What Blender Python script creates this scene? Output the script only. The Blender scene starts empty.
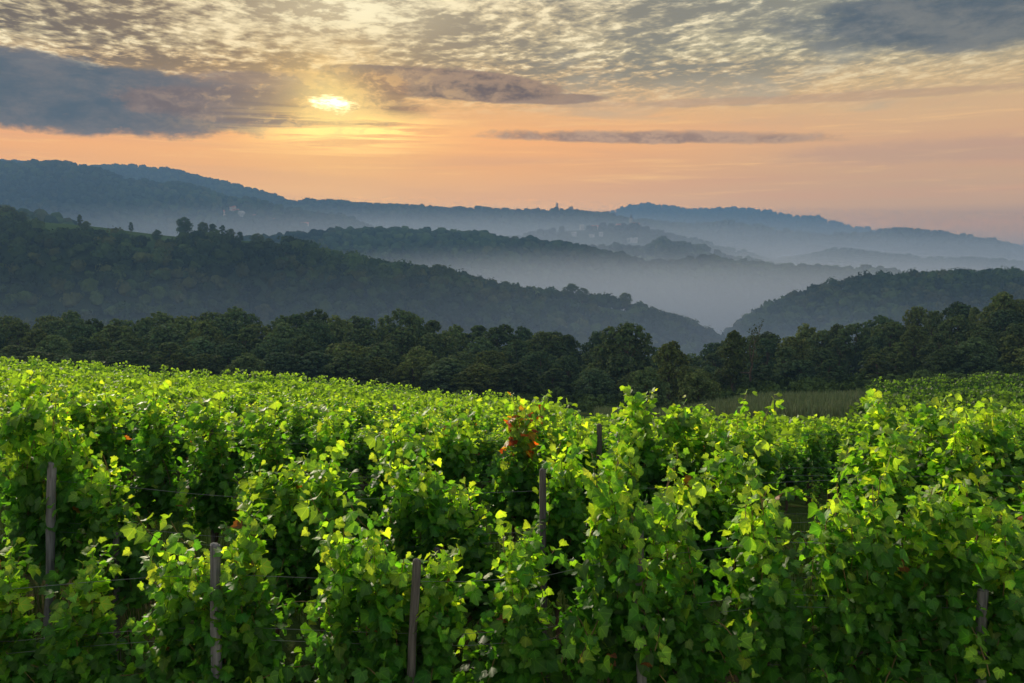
import bpy, math, random
import numpy as np
from mathutils import Vector
random.seed(7); rng = np.random.default_rng(7)
R = math.radians
scene = bpy.context.scene
col = scene.collection

# ------------------------------------------------------------------ camera
FPX = 995.0; HORIZON = 270.0
PITCH = math.atan((341.5 - HORIZON) / FPX)
cd = bpy.data.cameras.new('camera'); cam = bpy.data.objects.new('camera', cd); col.objects.link(cam)
cd.sensor_width = 36; cd.lens = 36 * FPX / 1024; cd.clip_start = 0.1; cd.clip_end = 40000
cam.location = (0, 0, 0); cam.rotation_euler = (R(90) - PITCH, 0, 0)
scene.camera = cam
scene.render.resolution_x = 1024; scene.render.resolution_y = 683

def ray(px, py):
    a, b = px - 512, 341.5 - py
    c, s = math.cos(PITCH), math.sin(PITCH)
    return np.array([a, FPX * c + b * s, -FPX * s + b * c]) / FPX
def ang(px, py):                      # azimuth, tangent of elevation
    v = ray(px, py)
    return math.atan2(v[0], v[1]), v[2] / math.hypot(v[0], v[1])

# ------------------------------------------------------------------ view / engine
vs = scene.view_settings
scene.display_settings.display_device = 'sRGB'
vs.view_transform = 'Standard'; vs.look = 'None'; vs.gamma = 1; vs.exposure = 0.0; vs.use_curve_mapping = False
cy = scene.cycles
cy.use_denoising = True
cy.max_bounces = 6; cy.diffuse_bounces = 3; cy.glossy_bounces = 2; cy.transmission_bounces = 4
cy.volume_bounces = 0; cy.transparent_max_bounces = 8
cy.sample_clamp_indirect = 4

# ------------------------------------------------------------------ sun
SUN_AZ, SUN_EL = R(-29), R(21)
SUN_PX = ang(331, 103)
sl = bpy.data.lights.new('sun', 'SUN'); so = bpy.data.objects.new('sun', sl); col.objects.link(so)
sl.energy = 5.0; sl.angle = R(0.6); sl.color = (1.0, 0.86, 0.66)
sd = Vector((math.sin(SUN_AZ) * math.cos(SUN_EL), math.cos(SUN_AZ) * math.cos(SUN_EL), math.sin(SUN_EL)))
so.rotation_euler = (-sd).to_track_quat('-Z', 'Y').to_euler()

# ------------------------------------------------------------------ node maths helper
class S:
    nt = None
    def __init__(s, v): s.v = v
    @staticmethod
    def m(op, *a, clamp=False):
        n = S.nt.nodes.new('ShaderNodeMath'); n.operation = op; n.use_clamp = clamp
        for i, x in enumerate(a):
            x = x.v if isinstance(x, S) else x
            if isinstance(x, (int, float)): n.inputs[i].default_value = x
            else: S.nt.links.new(x, n.inputs[i])
        return S(n.outputs[0])
    def __add__(a, b): return S.m('ADD', a, b)
    __radd__ = __add__
    def __sub__(a, b): return S.m('SUBTRACT', a, b)
    def __rsub__(a, b): return S.m('SUBTRACT', b, a)
    def __mul__(a, b): return S.m('MULTIPLY', a, b)
    __rmul__ = __mul__
    def __truediv__(a, b): return S.m('DIVIDE', a, b)
    def __rtruediv__(a, b): return S.m("DIVIDE", b, a)
def sstep(x, lo, hi):
    n = S.nt.nodes.new('ShaderNodeMapRange'); n.interpolation_type = 'SMOOTHSTEP'
    S.nt.links.new(x.v, n.inputs[0]); n.inputs[1].default_value = lo; n.inputs[2].default_value = hi
    return S(n.outputs[0])
def vec(x, y, z=0.0):
    n = S.nt.nodes.new('ShaderNodeCombineXYZ')
    for i, q in enumerate((x, y, z)):
        if isinstance(q, S): S.nt.links.new(q.v, n.inputs[i])
        else: n.inputs[i].default_value = q
    return n.outputs[0]
def noise(v, scale, detail=3, rough=0.55, dist=0.0):
    n = S.nt.nodes.new('ShaderNodeTexNoise'); n.inputs['Scale'].default_value = scale
    n.inputs['Detail'].default_value = detail; n.inputs['Roughness'].default_value = rough
    n.inputs['Distortion'].default_value = dist
    S.nt.links.new(v, n.inputs['Vector'])
    return S(n.outputs['Fac'])
def mix(f, a, b, mode='MIX'):
    n = S.nt.nodes.new('ShaderNodeMix'); n.data_type = 'RGBA'; n.blend_type = mode
    for i, q in ((0, f), (6, a), (7, b)):
        if isinstance(q, S): S.nt.links.new(q.v, n.inputs[i])
        elif isinstance(q, (int, float)): n.inputs[i].default_value = q
        elif isinstance(q, tuple): n.inputs[i].default_value = (*q, 1)
        else: S.nt.links.new(q, n.inputs[i])
    return n.outputs[2]
def lin(r, g, b, k=1.0):
    f = lambda c: ((c / 255 + 0.055) / 1.055) ** 2.4 if c > 10 else c / 255 / 12.92
    return (f(r) * k, f(g) * k, f(b) * k)
def ramp(f, stops):
    n = S.nt.nodes.new('ShaderNodeValToRGB'); e = n.color_ramp.elements
    while len(e) < len(stops): e.new(0.5)
    for i, (p, c) in enumerate(stops): e[i].position = p; e[i].color = (*c, 1)
    S.nt.links.new(f.v, n.inputs[0]); return n.outputs[0]

# ------------------------------------------------------------------ world: Nishita sky under layers of cloud
world = bpy.data.worlds.new('World'); scene.world = world; world.use_nodes = True
nt = world.node_tree; S.nt = nt; nt.nodes.clear()
tc = nt.nodes.new('ShaderNodeTexCoord')
sep = nt.nodes.new('ShaderNodeSeparateXYZ'); nt.links.new(tc.outputs['Generated'], sep.inputs[0])
dx, dy, dz = (S(o) for o in sep.outputs)
A = S.m('ARCTAN2', dx, dy)
V = dz / S.m('SQRT', dx * dx + dy * dy + 1e-6)
sky = nt.nodes.new('ShaderNodeTexSky'); sky.sky_type = 'NISHITA'; sky.sun_disc = False
sky.sun_elevation = SUN_EL; sky.sun_rotation = SUN_AZ; sky.air_density = 1.5; sky.dust_density = 2.5
def vy(py): return (HORIZON - py) / FPX
VM = 0.30
HAZE_TOP, HAZE_D, HAZE_C = 425.0, 2.5e-4, (0.17, 0.33, 0.58)
HAZE_L = (0.105, 0.16, 0.24)       # how bright a very deep layer of this air is
def vp(py): return vy(py) / VM
Vn = V / VM
# low band behind the clouds: pink-orange near the horizon, cream above
left = ramp(Vn, [(0.0, lin(196, 164, 150)), (vp(215), lin(212, 174, 150)), (vp(170), lin(232, 176, 130)), (vp(140), lin(246, 182, 126)),
                 (vp(95), lin(226, 186, 138)), (vp(60), lin(192, 178, 148)), (vp(15), lin(205, 190, 158)), (1.0, lin(215, 210, 195))])
right = ramp(Vn, [(0.0, lin(176, 150, 146)), (vp(225), lin(188, 160, 146)), (vp(180), lin(202, 168, 142)), (vp(140), lin(216, 178, 142)),
                  (vp(95), lin(216, 188, 146)), (vp(60), lin(184, 176, 150)), (vp(20), lin(172, 172, 158)), (1.0, lin(190, 190, 185))])
c = mix(sstep(A, -0.05, 0.42), left, right)
# streaks stretched along the horizon
st = noise(vec(A * 3.5, V * 60.0, 3.0), 1.0, 5, 0.6, 0.3)
c = mix(sstep(st, 0.42, 0.75) * 0.40 * (1.0 - sstep(V, 0.10, 0.2)), c, lin(206, 160, 140))
st2 = noise(vec(A * 5.0, V * 110.0, 9.0), 1.3, 5, 0.65, 0.5)
c = mix(sstep(st2, 0.52, 0.78) * 0.45 * sstep(V, 0.055, 0.1) * (1.0 - sstep(V, 0.12, 0.2)), c, lin(255, 214, 150))
# rippled high cloud, laid on a level sheet overhead so it shrinks towards the horizon
zz = S.m('MAXIMUM', dz, 0.03)
ps_x, ps_y = dx / zz, dy / zz
iv = 1.0 / (S.m('MAXIMUM', V, 0.0) + 0.12)
qx, qy = A * iv, iv
wv = noise(vec(qx, qy, 0.0), 3.0, 2, 0.5)
rip = noise(vec(qx + wv * 0.10, qy * 1.15 + qx * 0.45 + wv * 0.08, 1.7), 17.0, 4, 0.58, 0.15)
rip2 = noise(vec(qx, qy * 1.3 - qx * 0.3, 7.7), 34.0, 4, 0.6, 0.3)
rip3 = noise(vec(qx + wv * 0.2, qy * 1.25 + qx * 0.2, 12.0), 8.0, 5, 0.62, 0.4)
rip = rip * 0.42 + rip2 * 0.24 + rip3 * 0.34
big = noise(vec(qx, qy, 5.0), 3.2, 3, 0.55)
ripm = sstep(V, 0.145, 0.20)
lit = sstep(rip + (big - 0.5) * 0.45, 0.43, 0.56)
dark = mix(sstep(A, -0.3, 0.15), lin(112, 104, 102), lin(142, 140, 132))
ripc = mix(lit, dark, c)
c = mix(ripm * 0.95 * (1.0 - sstep(A, 0.12, 0.5) * 0.5), c, ripc)
brt = sstep(rip + (big - 0.5) * 0.3, 0.51, 0.62)
c = mix(brt * ripm * (0.95 - sstep(A, 0.05, 0.45) * 0.5), c, lin(252, 238, 202))
sm = noise(vec(A * 6.0, V * 26.0, 2.0), 1.0, 4, 0.6, 0.4)
c = mix(sstep(sm, 0.50, 0.72) * 0.5 * sstep(V, 0.12, 0.16) * (1.0 - sstep(V, 0.2, 0.25)) * sstep(A, -0.1, 0.1), c, lin(172, 170, 160))
# glow about the sun
sa, sv = SUN_PX
dA = (A - sa); dV = (V - sv)
r2 = dA * dA + dV * dV
glow = S.m('EXPONENT', r2 * (-1 / (2 * 0.055 ** 2)))
glow2 = S.m('EXPONENT', r2 * (-1 / (2 * 0.16 ** 2)))
c = mix(glow2 * 0.22, c, lin(255, 206, 130), 'MIX')
top = S.m('EXPONENT', (V - vy(18)) * (V - vy(18)) * (-1 / (2 * 0.022 ** 2)) + (A - ang(345, 18)[0]) * (A - ang(345, 18)[0]) * (-1 / (2 * 0.075 ** 2)))
c = mix(top * (0.40 + lit * 0.60), c, lin(255, 244, 208))
# heavy cloud banks
cn = noise(vec(A * 13.0, V * 34.0, 0.5), 1.0, 8, 0.66, 0.2)
cn2 = noise(vec(A * 42.0, V * 75.0, 4.5), 1.0, 6, 0.66, 0.2)
def bank(px, py, rx, ry, soft=0.35, k=1.5, k2=0.5, tilt=0.0, flat=1.0):
    """soft-edged elliptical cloud; flat > 1 makes its underside straighter"""
    a0, v0 = ang(px, py)
    x = (A - a0) / (rx / FPX * math.cos(a0)); y = (V - v0 - (A - a0) * tilt) / (ry / FPX)
    if flat != 1.0:
        y = S.m('MAXIMUM', y, y * (-flat))
    q = 1.0 - (x * x + y * y) + (cn - 0.5) * (k * 2) + (cn2 - 0.5) * (k2 * 2)
    return sstep(q, 0.0, soft * 1.3)
b1 = bank(40, 92, 300, 36, 0.35, 0.9, 0.2, -0.035, 1.0)
b1b = bank(270, 108, 165, 22, 0.35, 1.0, 0.4, -0.01, 1.3)
b1c = bank(255, 83, 90, 13, 0.4, 0.9, 0.6)
blue = mix(sstep(cn * 0.8 + cn2 * 0.2, 0.36, 0.66), lin(88, 104, 120), lin(122, 122, 128))
blue = mix(sstep(A, -0.40, -0.20), blue, mix(sstep(cn, 0.35, 0.65), lin(128, 116, 118), lin(150, 132, 126)))
c = mix(b1c * 0.8, c, lin(140, 124, 122))
c = mix(b1 * 0.97 * (1.0 - brt * sstep(V, vy(88), vy(58)) * 0.75), c, blue)
c = mix(b1b * 0.93, c, mix(sstep(cn * 0.4 + cn2 * 0.6, 0.40, 0.62), lin(126, 112, 113), lin(146, 130, 126)))
b2 = bank(450, 86, 120, 18, 0.3, 1.0, 0.6, -0.06, 1.2)
b2b = bank(375, 72, 55, 8, 0.3, 0.8, 0.6, -0.02)
b2c = bank(540, 99, 80, 6, 0.4, 0.7, 0.4)
c = mix(b2b * 0.95, c, lin(128, 114, 114))
c = mix(b2c * 0.8, c, lin(150, 130, 122))
c = mix(b2 * 0.97, c, mix(sstep(cn * 0.5 + cn2 * 0.5, 0.42, 0.58), lin(118, 104, 104), lin(172, 146, 126)))
b3 = bank(350, 111, 95, 17, 0.5, 0.45, 0.7)
b3b = bank(372, 92, 42, 22, 0.5, 0.5, 0.6)
b3 = S.m('MAXIMUM', b3, b3b)
c = mix(b3 * 0.85, c, mix(sstep(cn2, 0.42, 0.58), lin(132, 106, 100), lin(170, 134, 112)))
b4 = bank(660, 139, 215, 9, 0.6, 0.9, 0.9, -0.028, 1.6)
c = mix(b4 * 0.9, c, mix(sstep(cn2, 0.4, 0.6), lin(150, 130, 124), lin(186, 158, 140)))
b5 = bank(960, 15, 190, 36, 0.5, 0.9, 0.3, -0.02)
c = mix(b5 * 0.92, c, mix(sstep(cn, 0.4, 0.65), lin(92, 104, 118), lin(128, 130, 132)))
b6 = bank(800, 99, 260, 5, 0.5, 0.8, 0.5)
c = mix(b6 * 0.5, c, lin(186, 156, 136))
b7 = bank(960, 150, 220, 14, 0.6, 0.7, 0.3)
c = mix(b7 * 0.45, c, lin(184, 154, 144))
band = S.m('EXPONENT', dV * dV * 0 + (V - vy(133)) * (V - vy(133)) * (-1 / (2 * 0.012 ** 2)) + (A - ang(345, 133)[0]) * (A - ang(345, 133)[0]) * (-1 / (2 * 0.05 ** 2)))
c = mix(S.m('MINIMUM', band * 1.25, 1.0) * sstep(st2, 0.38, 0.56), c, (1.5, 1.05, 0.36))
gold = S.m('EXPONENT', (dA * dA * 0.5 + dV * dV * 3.0) * (-1 / (2 * 0.05 ** 2)))
c = mix(gold * sstep(cn2, 0.50, 0.62) * 0.65, c, lin(255, 212, 142))
# the sun itself, breaking through between banks
c = mix(glow * 0.3, c, lin(255, 214, 140))
sA = (A - ang(333, 103)[0]) * (FPX / 23); sV = (V - ang(333, 103)[1] + (A - ang(333, 103)[0]) * 0.12) * (FPX / 9.0)
disc = sstep(1.0 - (sA * sA + sV * sV) + (cn2 - 0.5) * 3.2 + (rip2 - 0.5) * 2.0, 0.0, 1.7)
halo = S.m('EXPONENT', (sA * sA * 1.3 + sV * sV * 0.35) * (-0.32))
c = mix(halo * 0.85, c, lin(255, 226, 150))
c = mix(disc, c, (2.6, 2.2, 1.35))
# up high and behind the camera the clouded Nishita sky takes over
hi = ramp(Vn, [(0.0, (0.5, 0.5, 0.5)), (0.5, (0.5, 0.5, 0.5)), (1.0, (0.5, 0.5, 0.5))])
nk = nt.nodes.new('ShaderNodeVectorMath'); nk.operation = 'SCALE'; nt.links.new(sky.outputs[0], nk.inputs[0]); nk.inputs[3].default_value = 0.13
cl = mix(0.5, nk.outputs[0], mix(lit, lin(182, 184, 188), lin(240, 236, 230)))
gm = nt.nodes.new('ShaderNodeGamma'); nt.links.new(c, gm.inputs[0]); gm.inputs[1].default_value = 1.16; c = gm.outputs[0]
cs = nt.nodes.new('ShaderNodeVectorMath'); cs.operation = 'SCALE'; nt.links.new(cl, cs.inputs[0]); cs.inputs[3].default_value = 1.1; cl = cs.outputs[0]
c = mix(S.m('MAXIMUM', sstep(V, 0.30, 0.75), sstep(S.m('ABSOLUTE', A), 1.0, 1.7)), c, cl)
c = mix(sstep(V, -0.02, 0.0), lin(120, 110, 105), c)
sc_ = nt.nodes.new('ShaderNodeVectorMath'); sc_.operation = 'SCALE'; nt.links.new(c, sc_.inputs[0]); sc_.inputs[3].default_value = 10.0
comp = nt.nodes.new('ShaderNodeMix'); comp.data_type = 'RGBA'; comp.blend_type = 'MULTIPLY'; comp.inputs[0].default_value = 1
nt.links.new(sc_.outputs[0], comp.inputs[6])
# thick low air in front of the sky dims it; the sky is that much brighter towards the horizon
path = S.m('MINIMUM', 7000.0, HAZE_TOP / S.m('MAXIMUM', V, 0.01))
T_ = S.m('EXPONENT', path * (-HAZE_D))
gain = 1.0 / T_
nt.links.new(gain.v, comp.inputs[7])
sub = nt.nodes.new('ShaderNodeMix'); sub.data_type = 'RGBA'; sub.blend_type = 'SUBTRACT'; sub.inputs[0].default_value = 1; sub.clamp_result = False
nt.links.new(comp.outputs[2], sub.inputs[6])
off = nt.nodes.new('ShaderNodeVectorMath'); off.operation = 'SCALE'; off.inputs[0].default_value = HAZE_L; nt.links.new(((gain - 1.0) * 10.0).v, off.inputs[3])
nt.links.new(off.outputs[0], sub.inputs[7])
mxn = nt.nodes.new('ShaderNodeVectorMath'); mxn.operation = 'MAXIMUM'; mxn.inputs[1].default_value = (0.05, 0.05, 0.05); nt.links.new(sub.outputs[2], mxn.inputs[0])
bg = nt.nodes.new('ShaderNodeBackground'); bg.inputs[1].default_value = 0.1
nt.links.new(mxn.outputs[0], bg.inputs[0])
wo = nt.nodes.new('ShaderNodeOutputWorld'); nt.links.new(bg.outputs[0], wo.inputs[0])

# ------------------------------------------------------------------ materials
def mat(name):
    m = bpy.data.materials.new(name); m.use_nodes = True; m.node_tree.nodes.clear(); S.nt = m.node_tree
    return m, m.node_tree
def out(nt, sh):
    o = nt.nodes.new('ShaderNodeOutputMaterial'); nt.links.new(sh, o.inputs[0])
def principled(nt, color, rough=0.8, spec=0.3, normal=None, metal=0.0):
    p = nt.nodes.new('ShaderNodeBsdfPrincipled')
    if isinstance(color, tuple): p.inputs['Base Color'].default_value = (*color, 1)
    else: nt.links.new(color, p.inputs['Base Color'])
    p.inputs['Roughness'].default_value = rough; p.inputs['Specular IOR Level'].default_value = spec
    p.inputs['Metallic'].default_value = metal
    if normal is not None: nt.links.new(normal, p.inputs['Normal'])
    return p.outputs[0]
def bump(nt, h, dist, strength=1.0):
    b = nt.nodes.new('ShaderNodeBump'); b.inputs['Distance'].default_value = dist; b.inputs['Strength'].default_value = strength
    nt.links.new(h.v, b.inputs['Height']); return b.outputs[0]
def wpos(nt):
    g = nt.nodes.new('ShaderNodeNewGeometry'); return g.outputs['Position']
def opos(nt):
    g = nt.nodes.new('ShaderNodeTexCoord'); return g.outputs['Object']
def leafy(name, trans_gain, trans_mix, rough, spec, hue_var=0.0):
    """leaf surface: its own colour from the 'tint' attribute, light passing through it"""
    m, nt = mat(name)
    at = nt.nodes.new('ShaderNodeAttribute'); at.attribute_name = 'tint'
    cc = at.outputs['Color']
    if name == 'vine_leaf':                             # pale veins fanning out from the stalk, blotchy blade between them
        a2 = nt.nodes.new('ShaderNodeAttribute'); a2.attribute_name = 'blade'
        sp = nt.nodes.new('ShaderNodeSeparateColor'); nt.links.new(a2.outputs['Color'], sp.inputs[0])
        bx_ = (S(sp.outputs[0]) - 0.5) * 2.0; by_ = (S(sp.outputs[1]) - 0.3) * 2.0 + 0.02; on = sstep(S(sp.outputs[2]), 0.9, 1.0)
        th_ = S.m('ABSOLUTE', S.m('ARCTAN2', bx_, by_)); rr_ = S.m('SQRT', bx_ * bx_ + by_ * by_)
        dd_ = S.m('MINIMUM', S.m('ABSOLUTE', th_), S.m('MINIMUM', S.m('ABSOLUTE', th_ - 0.80), S.m('ABSOLUTE', th_ - 1.75))) * rr_
        side_ = S.m('ABSOLUTE', S.m('SINE', rr_ * 24.0 - dd_ * 16.0))
        vein = S.m('MAXIMUM', 1.0 - sstep(dd_, 0.015, 0.05), (1.0 - sstep(side_, 0.05, 0.35)) * 0.35)
        gp = nt.nodes.new('ShaderNodeNewGeometry'); nb = noise(gp.outputs['Position'], 22.0, 3, 0.6)
        cc = mix(sstep(nb, 0.55, 0.75) * 0.35, cc, mix(1.0, cc, (1.5, 1.25, 0.9), 'MULTIPLY'))
        cc = mix(vein * on * 0.55, cc, mix(1.0, cc, (1.9, 1.6, 1.5), 'MULTIPLY'))
    oi = nt.nodes.new('ShaderNodeObjectInfo')
    if hue_var:
        rn = S(oi.outputs['Random'])
        cc = mix(rn * hue_var, cc, mix(1.0, cc, (1.75, 1.25, 0.6), 'MULTIPLY'))
        rn2 = S.m('FRACT', rn * 7.31)
        cc = mix(rn2 * hue_var, cc, mix(1.0, cc, (0.55, 0.62, 0.75), 'MULTIPLY'))
    p = principled(nt, cc, rough, spec)
    tcx = mix(1.0, cc, trans_gain, 'MULTIPLY')
    t = nt.nodes.new('ShaderNodeBsdfTranslucent'); nt.links.new(tcx, t.inputs[0])
    mx = nt.nodes.new('ShaderNodeMixShader'); mx.inputs[0].default_value = trans_mix
    nt.links.new(p, mx.inputs[1]); nt.links.new(t.outputs[0], mx.inputs[2])
    out(nt, mx.outputs[0]); return m
M = {}
M['vine_leaf'] = leafy('vine_leaf', (5.3, 4.7, 1.2), 0.50, 0.52, 0.30)
M['tree_leaf'] = leafy('tree_leaf', (1.6, 1.6, 1.0), 0.22, 0.9, 0.05, 0.75)
M['wood_leaf'] = leafy('wood_leaf', (1.4, 1.4, 1.0), 0.10, 1.0, 0.0)
m, nt = mat('bark'); n = noise(opos(nt), 14, 5, 0.65)
out(nt, principled(nt, ramp(n, [(0.3, (0.035, 0.024, 0.017)), (0.7, (0.11, 0.08, 0.055))]), 0.9, 0.2, bump(nt, n, 0.02))); M['bark'] = m
m, nt = mat('cane'); n = noise(opos(nt), 30, 3, 0.6)
out(nt, principled(nt, ramp(n, [(0.3, (0.12, 0.10, 0.03)), (0.7, (0.20, 0.11, 0.05))]), 0.7, 0.3)); M['cane'] = m
m, nt = mat('weathered_wood')
mp = nt.nodes.new('ShaderNodeMapping'); mp.inputs['Scale'].default_value = (40, 40, 3); nt.links.new(opos(nt), mp.inputs[0])
n = noise(mp.outputs[0], 1.0, 5, 0.6, 0.4); n2 = noise(opos(nt), 6, 3, 0.6)
cc = ramp(n, [(0.25, (0.035, 0.033, 0.033)), (0.5, (0.11, 0.11, 0.115)), (0.75, (0.20, 0.20, 0.205))])
cc = mix(sstep(n2, 0.5, 0.7) * 0.5, cc, (0.09, 0.085, 0.06))
out(nt, principled(nt, cc, 0.85, 0.25, bump(nt, n, 0.006))); M['post'] = m
m, nt = mat('dark_stake')
mp = nt.nodes.new('ShaderNodeMapping'); mp.inputs['Scale'].default_value = (50, 50, 4); nt.links.new(opos(nt), mp.inputs[0])
n = noise(mp.outputs[0], 1.0, 4, 0.6, 0.4)
out(nt, principled(nt, ramp(n, [(0.3, (0.04, 0.037, 0.035)), (0.7, (0.12, 0.11, 0.105))]), 0.85, 0.2, bump(nt, n, 0.005))); M['stake'] = m
m, nt = mat('wire'); out(nt, principled(nt, (0.16, 0.16, 0.17), 0.6, 0.3, None, 0.3)); M['wire'] = m
m, nt = mat('soil_and_turf'); p_ = wpos(nt)
n = noise(p_, 0.8, 6, 0.65); n2 = noise(p_, 7.0, 5, 0.7); n3 = noise(p_, 0.02, 4, 0.6)
cc = mix(sstep(n, 0.30, 0.5), (0.085, 0.058, 0.036), (0.035, 0.060, 0.016))
cc = mix(sstep(n2, 0.45, 0.7) * 0.5, cc, (0.05, 0.075, 0.022))
cc = mix(sstep(n3, 0.35, 0.65) * 0.4, cc, (0.05, 0.075, 0.025))
out(nt, principled(nt, cc, 1.0, 0.0, bump(nt, n2, 0.06))); M['ground'] = m
m, nt = mat('meadow'); p_ = wpos(nt)
n = noise(p_, 0.02, 5, 0.6); n2 = noise(p_, 0.25, 5, 0.7)
cc = mix(sstep(n, 0.35, 0.65), (0.085, 0.15, 0.035), (0.13, 0.16, 0.05))
cc = mix(sstep(n2, 0.5, 0.7) * 0.5, cc, (0.05, 0.085, 0.025))
out(nt, principled(nt, cc, 1.0, 0.0)); M['meadow'] = m
m, nt = mat('hilltop_meadow'); p_ = wpos(nt); n = noise(p_, 0.03, 5, 0.6)
sp_ = nt.nodes.new('ShaderNodeSeparateXYZ'); nt.links.new(p_, sp_.inputs[0])
cc = mix(sstep(S(sp_.outputs[1]) + n * 60, 735, 765), (0.03, 0.045, 0.018), mix(n, (0.036, 0.07, 0.022), (0.055, 0.08, 0.028)))
out(nt, principled(nt, cc, 1.0, 0.0)); M['hilltop'] = m
m, nt = mat('forest_floor'); p_ = wpos(nt)
n = noise(p_, 0.03, 5, 0.6)
out(nt, principled(nt, mix(n, (0.025, 0.04, 0.015), (0.05, 0.065, 0.025)), 0.95, 0.1)); M['floor'] = m
def plain(name, a, b, sc=1.0, rough=0.8):
    m, nt = mat(name); n = noise(opos(nt), sc, 4, 0.6)
    out(nt, principled(nt, mix(n, a, b), rough, 0.25)); return m
M['roof'] = plain('clay_tiles', (0.55, 0.16, 0.08), (0.42, 0.13, 0.07), 0.8)
M['render'] = plain('pale_render', (0.48, 0.45, 0.42), (0.38, 0.36, 0.33), 0.5)
M['cream'] = plain('ochre_render', (0.62, 0.46, 0.33), (0.52, 0.40, 0.30), 0.5)
M['stone'] = plain('stone', (0.40, 0.35, 0.30), (0.28, 0.25, 0.22), 0.6)
M['slate'] = plain('dark_slate', (0.06, 0.06, 0.07), (0.10, 0.10, 0.11), 0.6)
M['pane'] = plain('window_glass', (0.03, 0.04, 0.05), (0.05, 0.06, 0.07), 1.0, 0.15)

# ------------------------------------------------------------------ object helpers
def tag(o, label=None, cat=None, group=None, kind=None):
    if label: o['label'] = label
    if cat: o['category'] = cat
    if group: o['group'] = group
    if kind: o['kind'] = kind
    return o
def link(name, me, parent=None, loc=None):
    o = bpy.data.objects.new(name, me); col.objects.link(o)
    if parent: o.parent = parent
    if loc is not None: o.location = loc
    return o
def empty(name, loc=(0, 0, 0), rz=0.0, sc=1.0):
    o = bpy.data.objects.new(name, None); col.objects.link(o); o.location = loc; o.rotation_euler = (0, 0, rz)
    o.scale = (sc, sc, sc) if isinstance(sc, (int, float)) else sc
    o.empty_display_size = 0.2; return o
class Buf:
    """collects polygons for one mesh; arrays in, one mesh out"""
    def __init__(s): s.v = []; s.f = []; s.n = []; s.c = []; s.mi = []; s.q = []; s.k = 0
    def add(s, V, F, colr=None, mi=0, q=None):
        """V (k,3); F (m,n) indices"""
        V = np.asarray(V, float); F = np.asarray(F, np.int64)
        s.v.append(V); s.f.append((F + s.k).ravel()); s.n.append(np.full(len(F), F.shape[1])); s.mi.append(np.full(len(F), mi)); s.k += len(V)
        if colr is None: colr = np.ones((len(V), 3))
        colr = np.asarray(colr, float)
        if colr.ndim == 1: colr = np.tile(colr, (len(V), 1))
        s.c.append(colr); s.q.append(np.zeros((len(V), 3)) if q is None else q)
    def mesh(s, name, mats, smooth=False):
        me = bpy.data.meshes.new(name)
        V = np.concatenate(s.v); F = np.concatenate(s.f); N = np.concatenate(s.n); C = np.concatenate(s.c); MI = np.concatenate(s.mi)
        me.vertices.add(len(V)); me.vertices.foreach_set('co', V.astype(np.float32).ravel())
        me.loops.add(len(F)); me.loops.foreach_set('vertex_index', F.astype(np.int32))
        me.polygons.add(len(N)); st = np.concatenate([[0], np.cumsum(N)[:-1]])
        me.polygons.foreach_set('loop_start', st.astype(np.int32)); me.polygons.foreach_set('loop_total', N.astype(np.int32))
        for q in (mats if isinstance(mats, list) else [mats]): me.materials.append(q)
        me.polygons.foreach_set('material_index', MI.astype(np.int32))
        me.polygons.foreach_set('use_smooth', np.full(len(N), smooth))
        ca = me.color_attributes.new('tint', 'FLOAT_COLOR', 'POINT')
        ca.data.foreach_set('color', np.concatenate([C, np.ones((len(C), 1))], 1).astype(np.float32).ravel())
        Q = np.concatenate(s.q)
        if Q.any():
            ca = me.color_attributes.new('blade', 'FLOAT_COLOR', 'POINT'); ca.data.foreach_set('color', np.concatenate([Q, np.ones((len(Q), 1))], 1).astype(np.float32).ravel())
        me.update(calc_edges=True); me.validate(); return me
def unit(a): return a / (np.linalg.norm(a, axis=-1, keepdims=True) + 1e-9)
def batch(buf, T, TF, P, X, Y, Z, size, colr, mi=0, wt=None, q=None):
    """place template T (k,3) n times: columns X,Y,Z (n,3) axes, size (n,), colour (n,3)"""
    n, k = len(P), len(T)
    W = (T[None, :, 0:1] * X[:, None] + T[None, :, 1:2] * Y[:, None] + T[None, :, 2:3] * Z[:, None]) * size[:, None, None] + P[:, None]
    F = (TF[None] + (np.arange(n) * k)[:, None, None]).reshape(-1, TF.shape[1])
    cc = np.repeat(colr, k, 0)
    if wt is not None: cc = cc * np.tile(wt, n)[:, None]
    buf.add(W.reshape(-1, 3), F, cc, mi, None if q is None else np.tile(q, (n, 1)))
def tube(buf, pts, rad, sides=6, colr=(1, 1, 1), cap=True, mi=0):
    pts = np.asarray(pts, float); n = len(pts); rad = np.broadcast_to(rad, n)
    d = unit(np.gradient(pts, axis=0)); ref = np.array([0.3, 0.1, 0.95]) if abs(d[0][2]) < 0.8 else np.array([1.0, 0.1, 0.0])
    a = unit(np.cross(d, ref)); b = np.cross(d, a)
    th = np.linspace(0, 2 * math.pi, sides, endpoint=False)
    Vv = pts[:, None] + rad[:, None, None] * (np.cos(th)[None, :, None] * a[:, None] + np.sin(th)[None, :, None] * b[:, None])
    F = [[i * sides + j, i * sides + (j + 1) % sides, (i + 1) * sides + (j + 1) % sides, (i + 1) * sides + j] for i in range(n - 1) for j in range(sides)]
    buf.add(Vv.reshape(-1, 3), F, colr, mi)
    if cap:
        buf.add(Vv[-1], [list(range(sides))], colr, mi); buf.add(Vv[0], [list(range(sides))[::-1]], colr, mi)
def bbox(buf, x0, x1, y0, y1, z0, z1, mi=0):
    V_ = [(x0, y0, z0), (x1, y0, z0), (x1, y1, z0), (x0, y1, z0), (x0, y0, z1), (x1, y0, z1), (x1, y1, z1), (x0, y1, z1)]
    buf.add(V_, [[0, 3, 2, 1], [4, 5, 6, 7], [0, 1, 5, 4], [1, 2, 6, 5], [2, 3, 7, 6], [3, 0, 4, 7]], None, mi)
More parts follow.
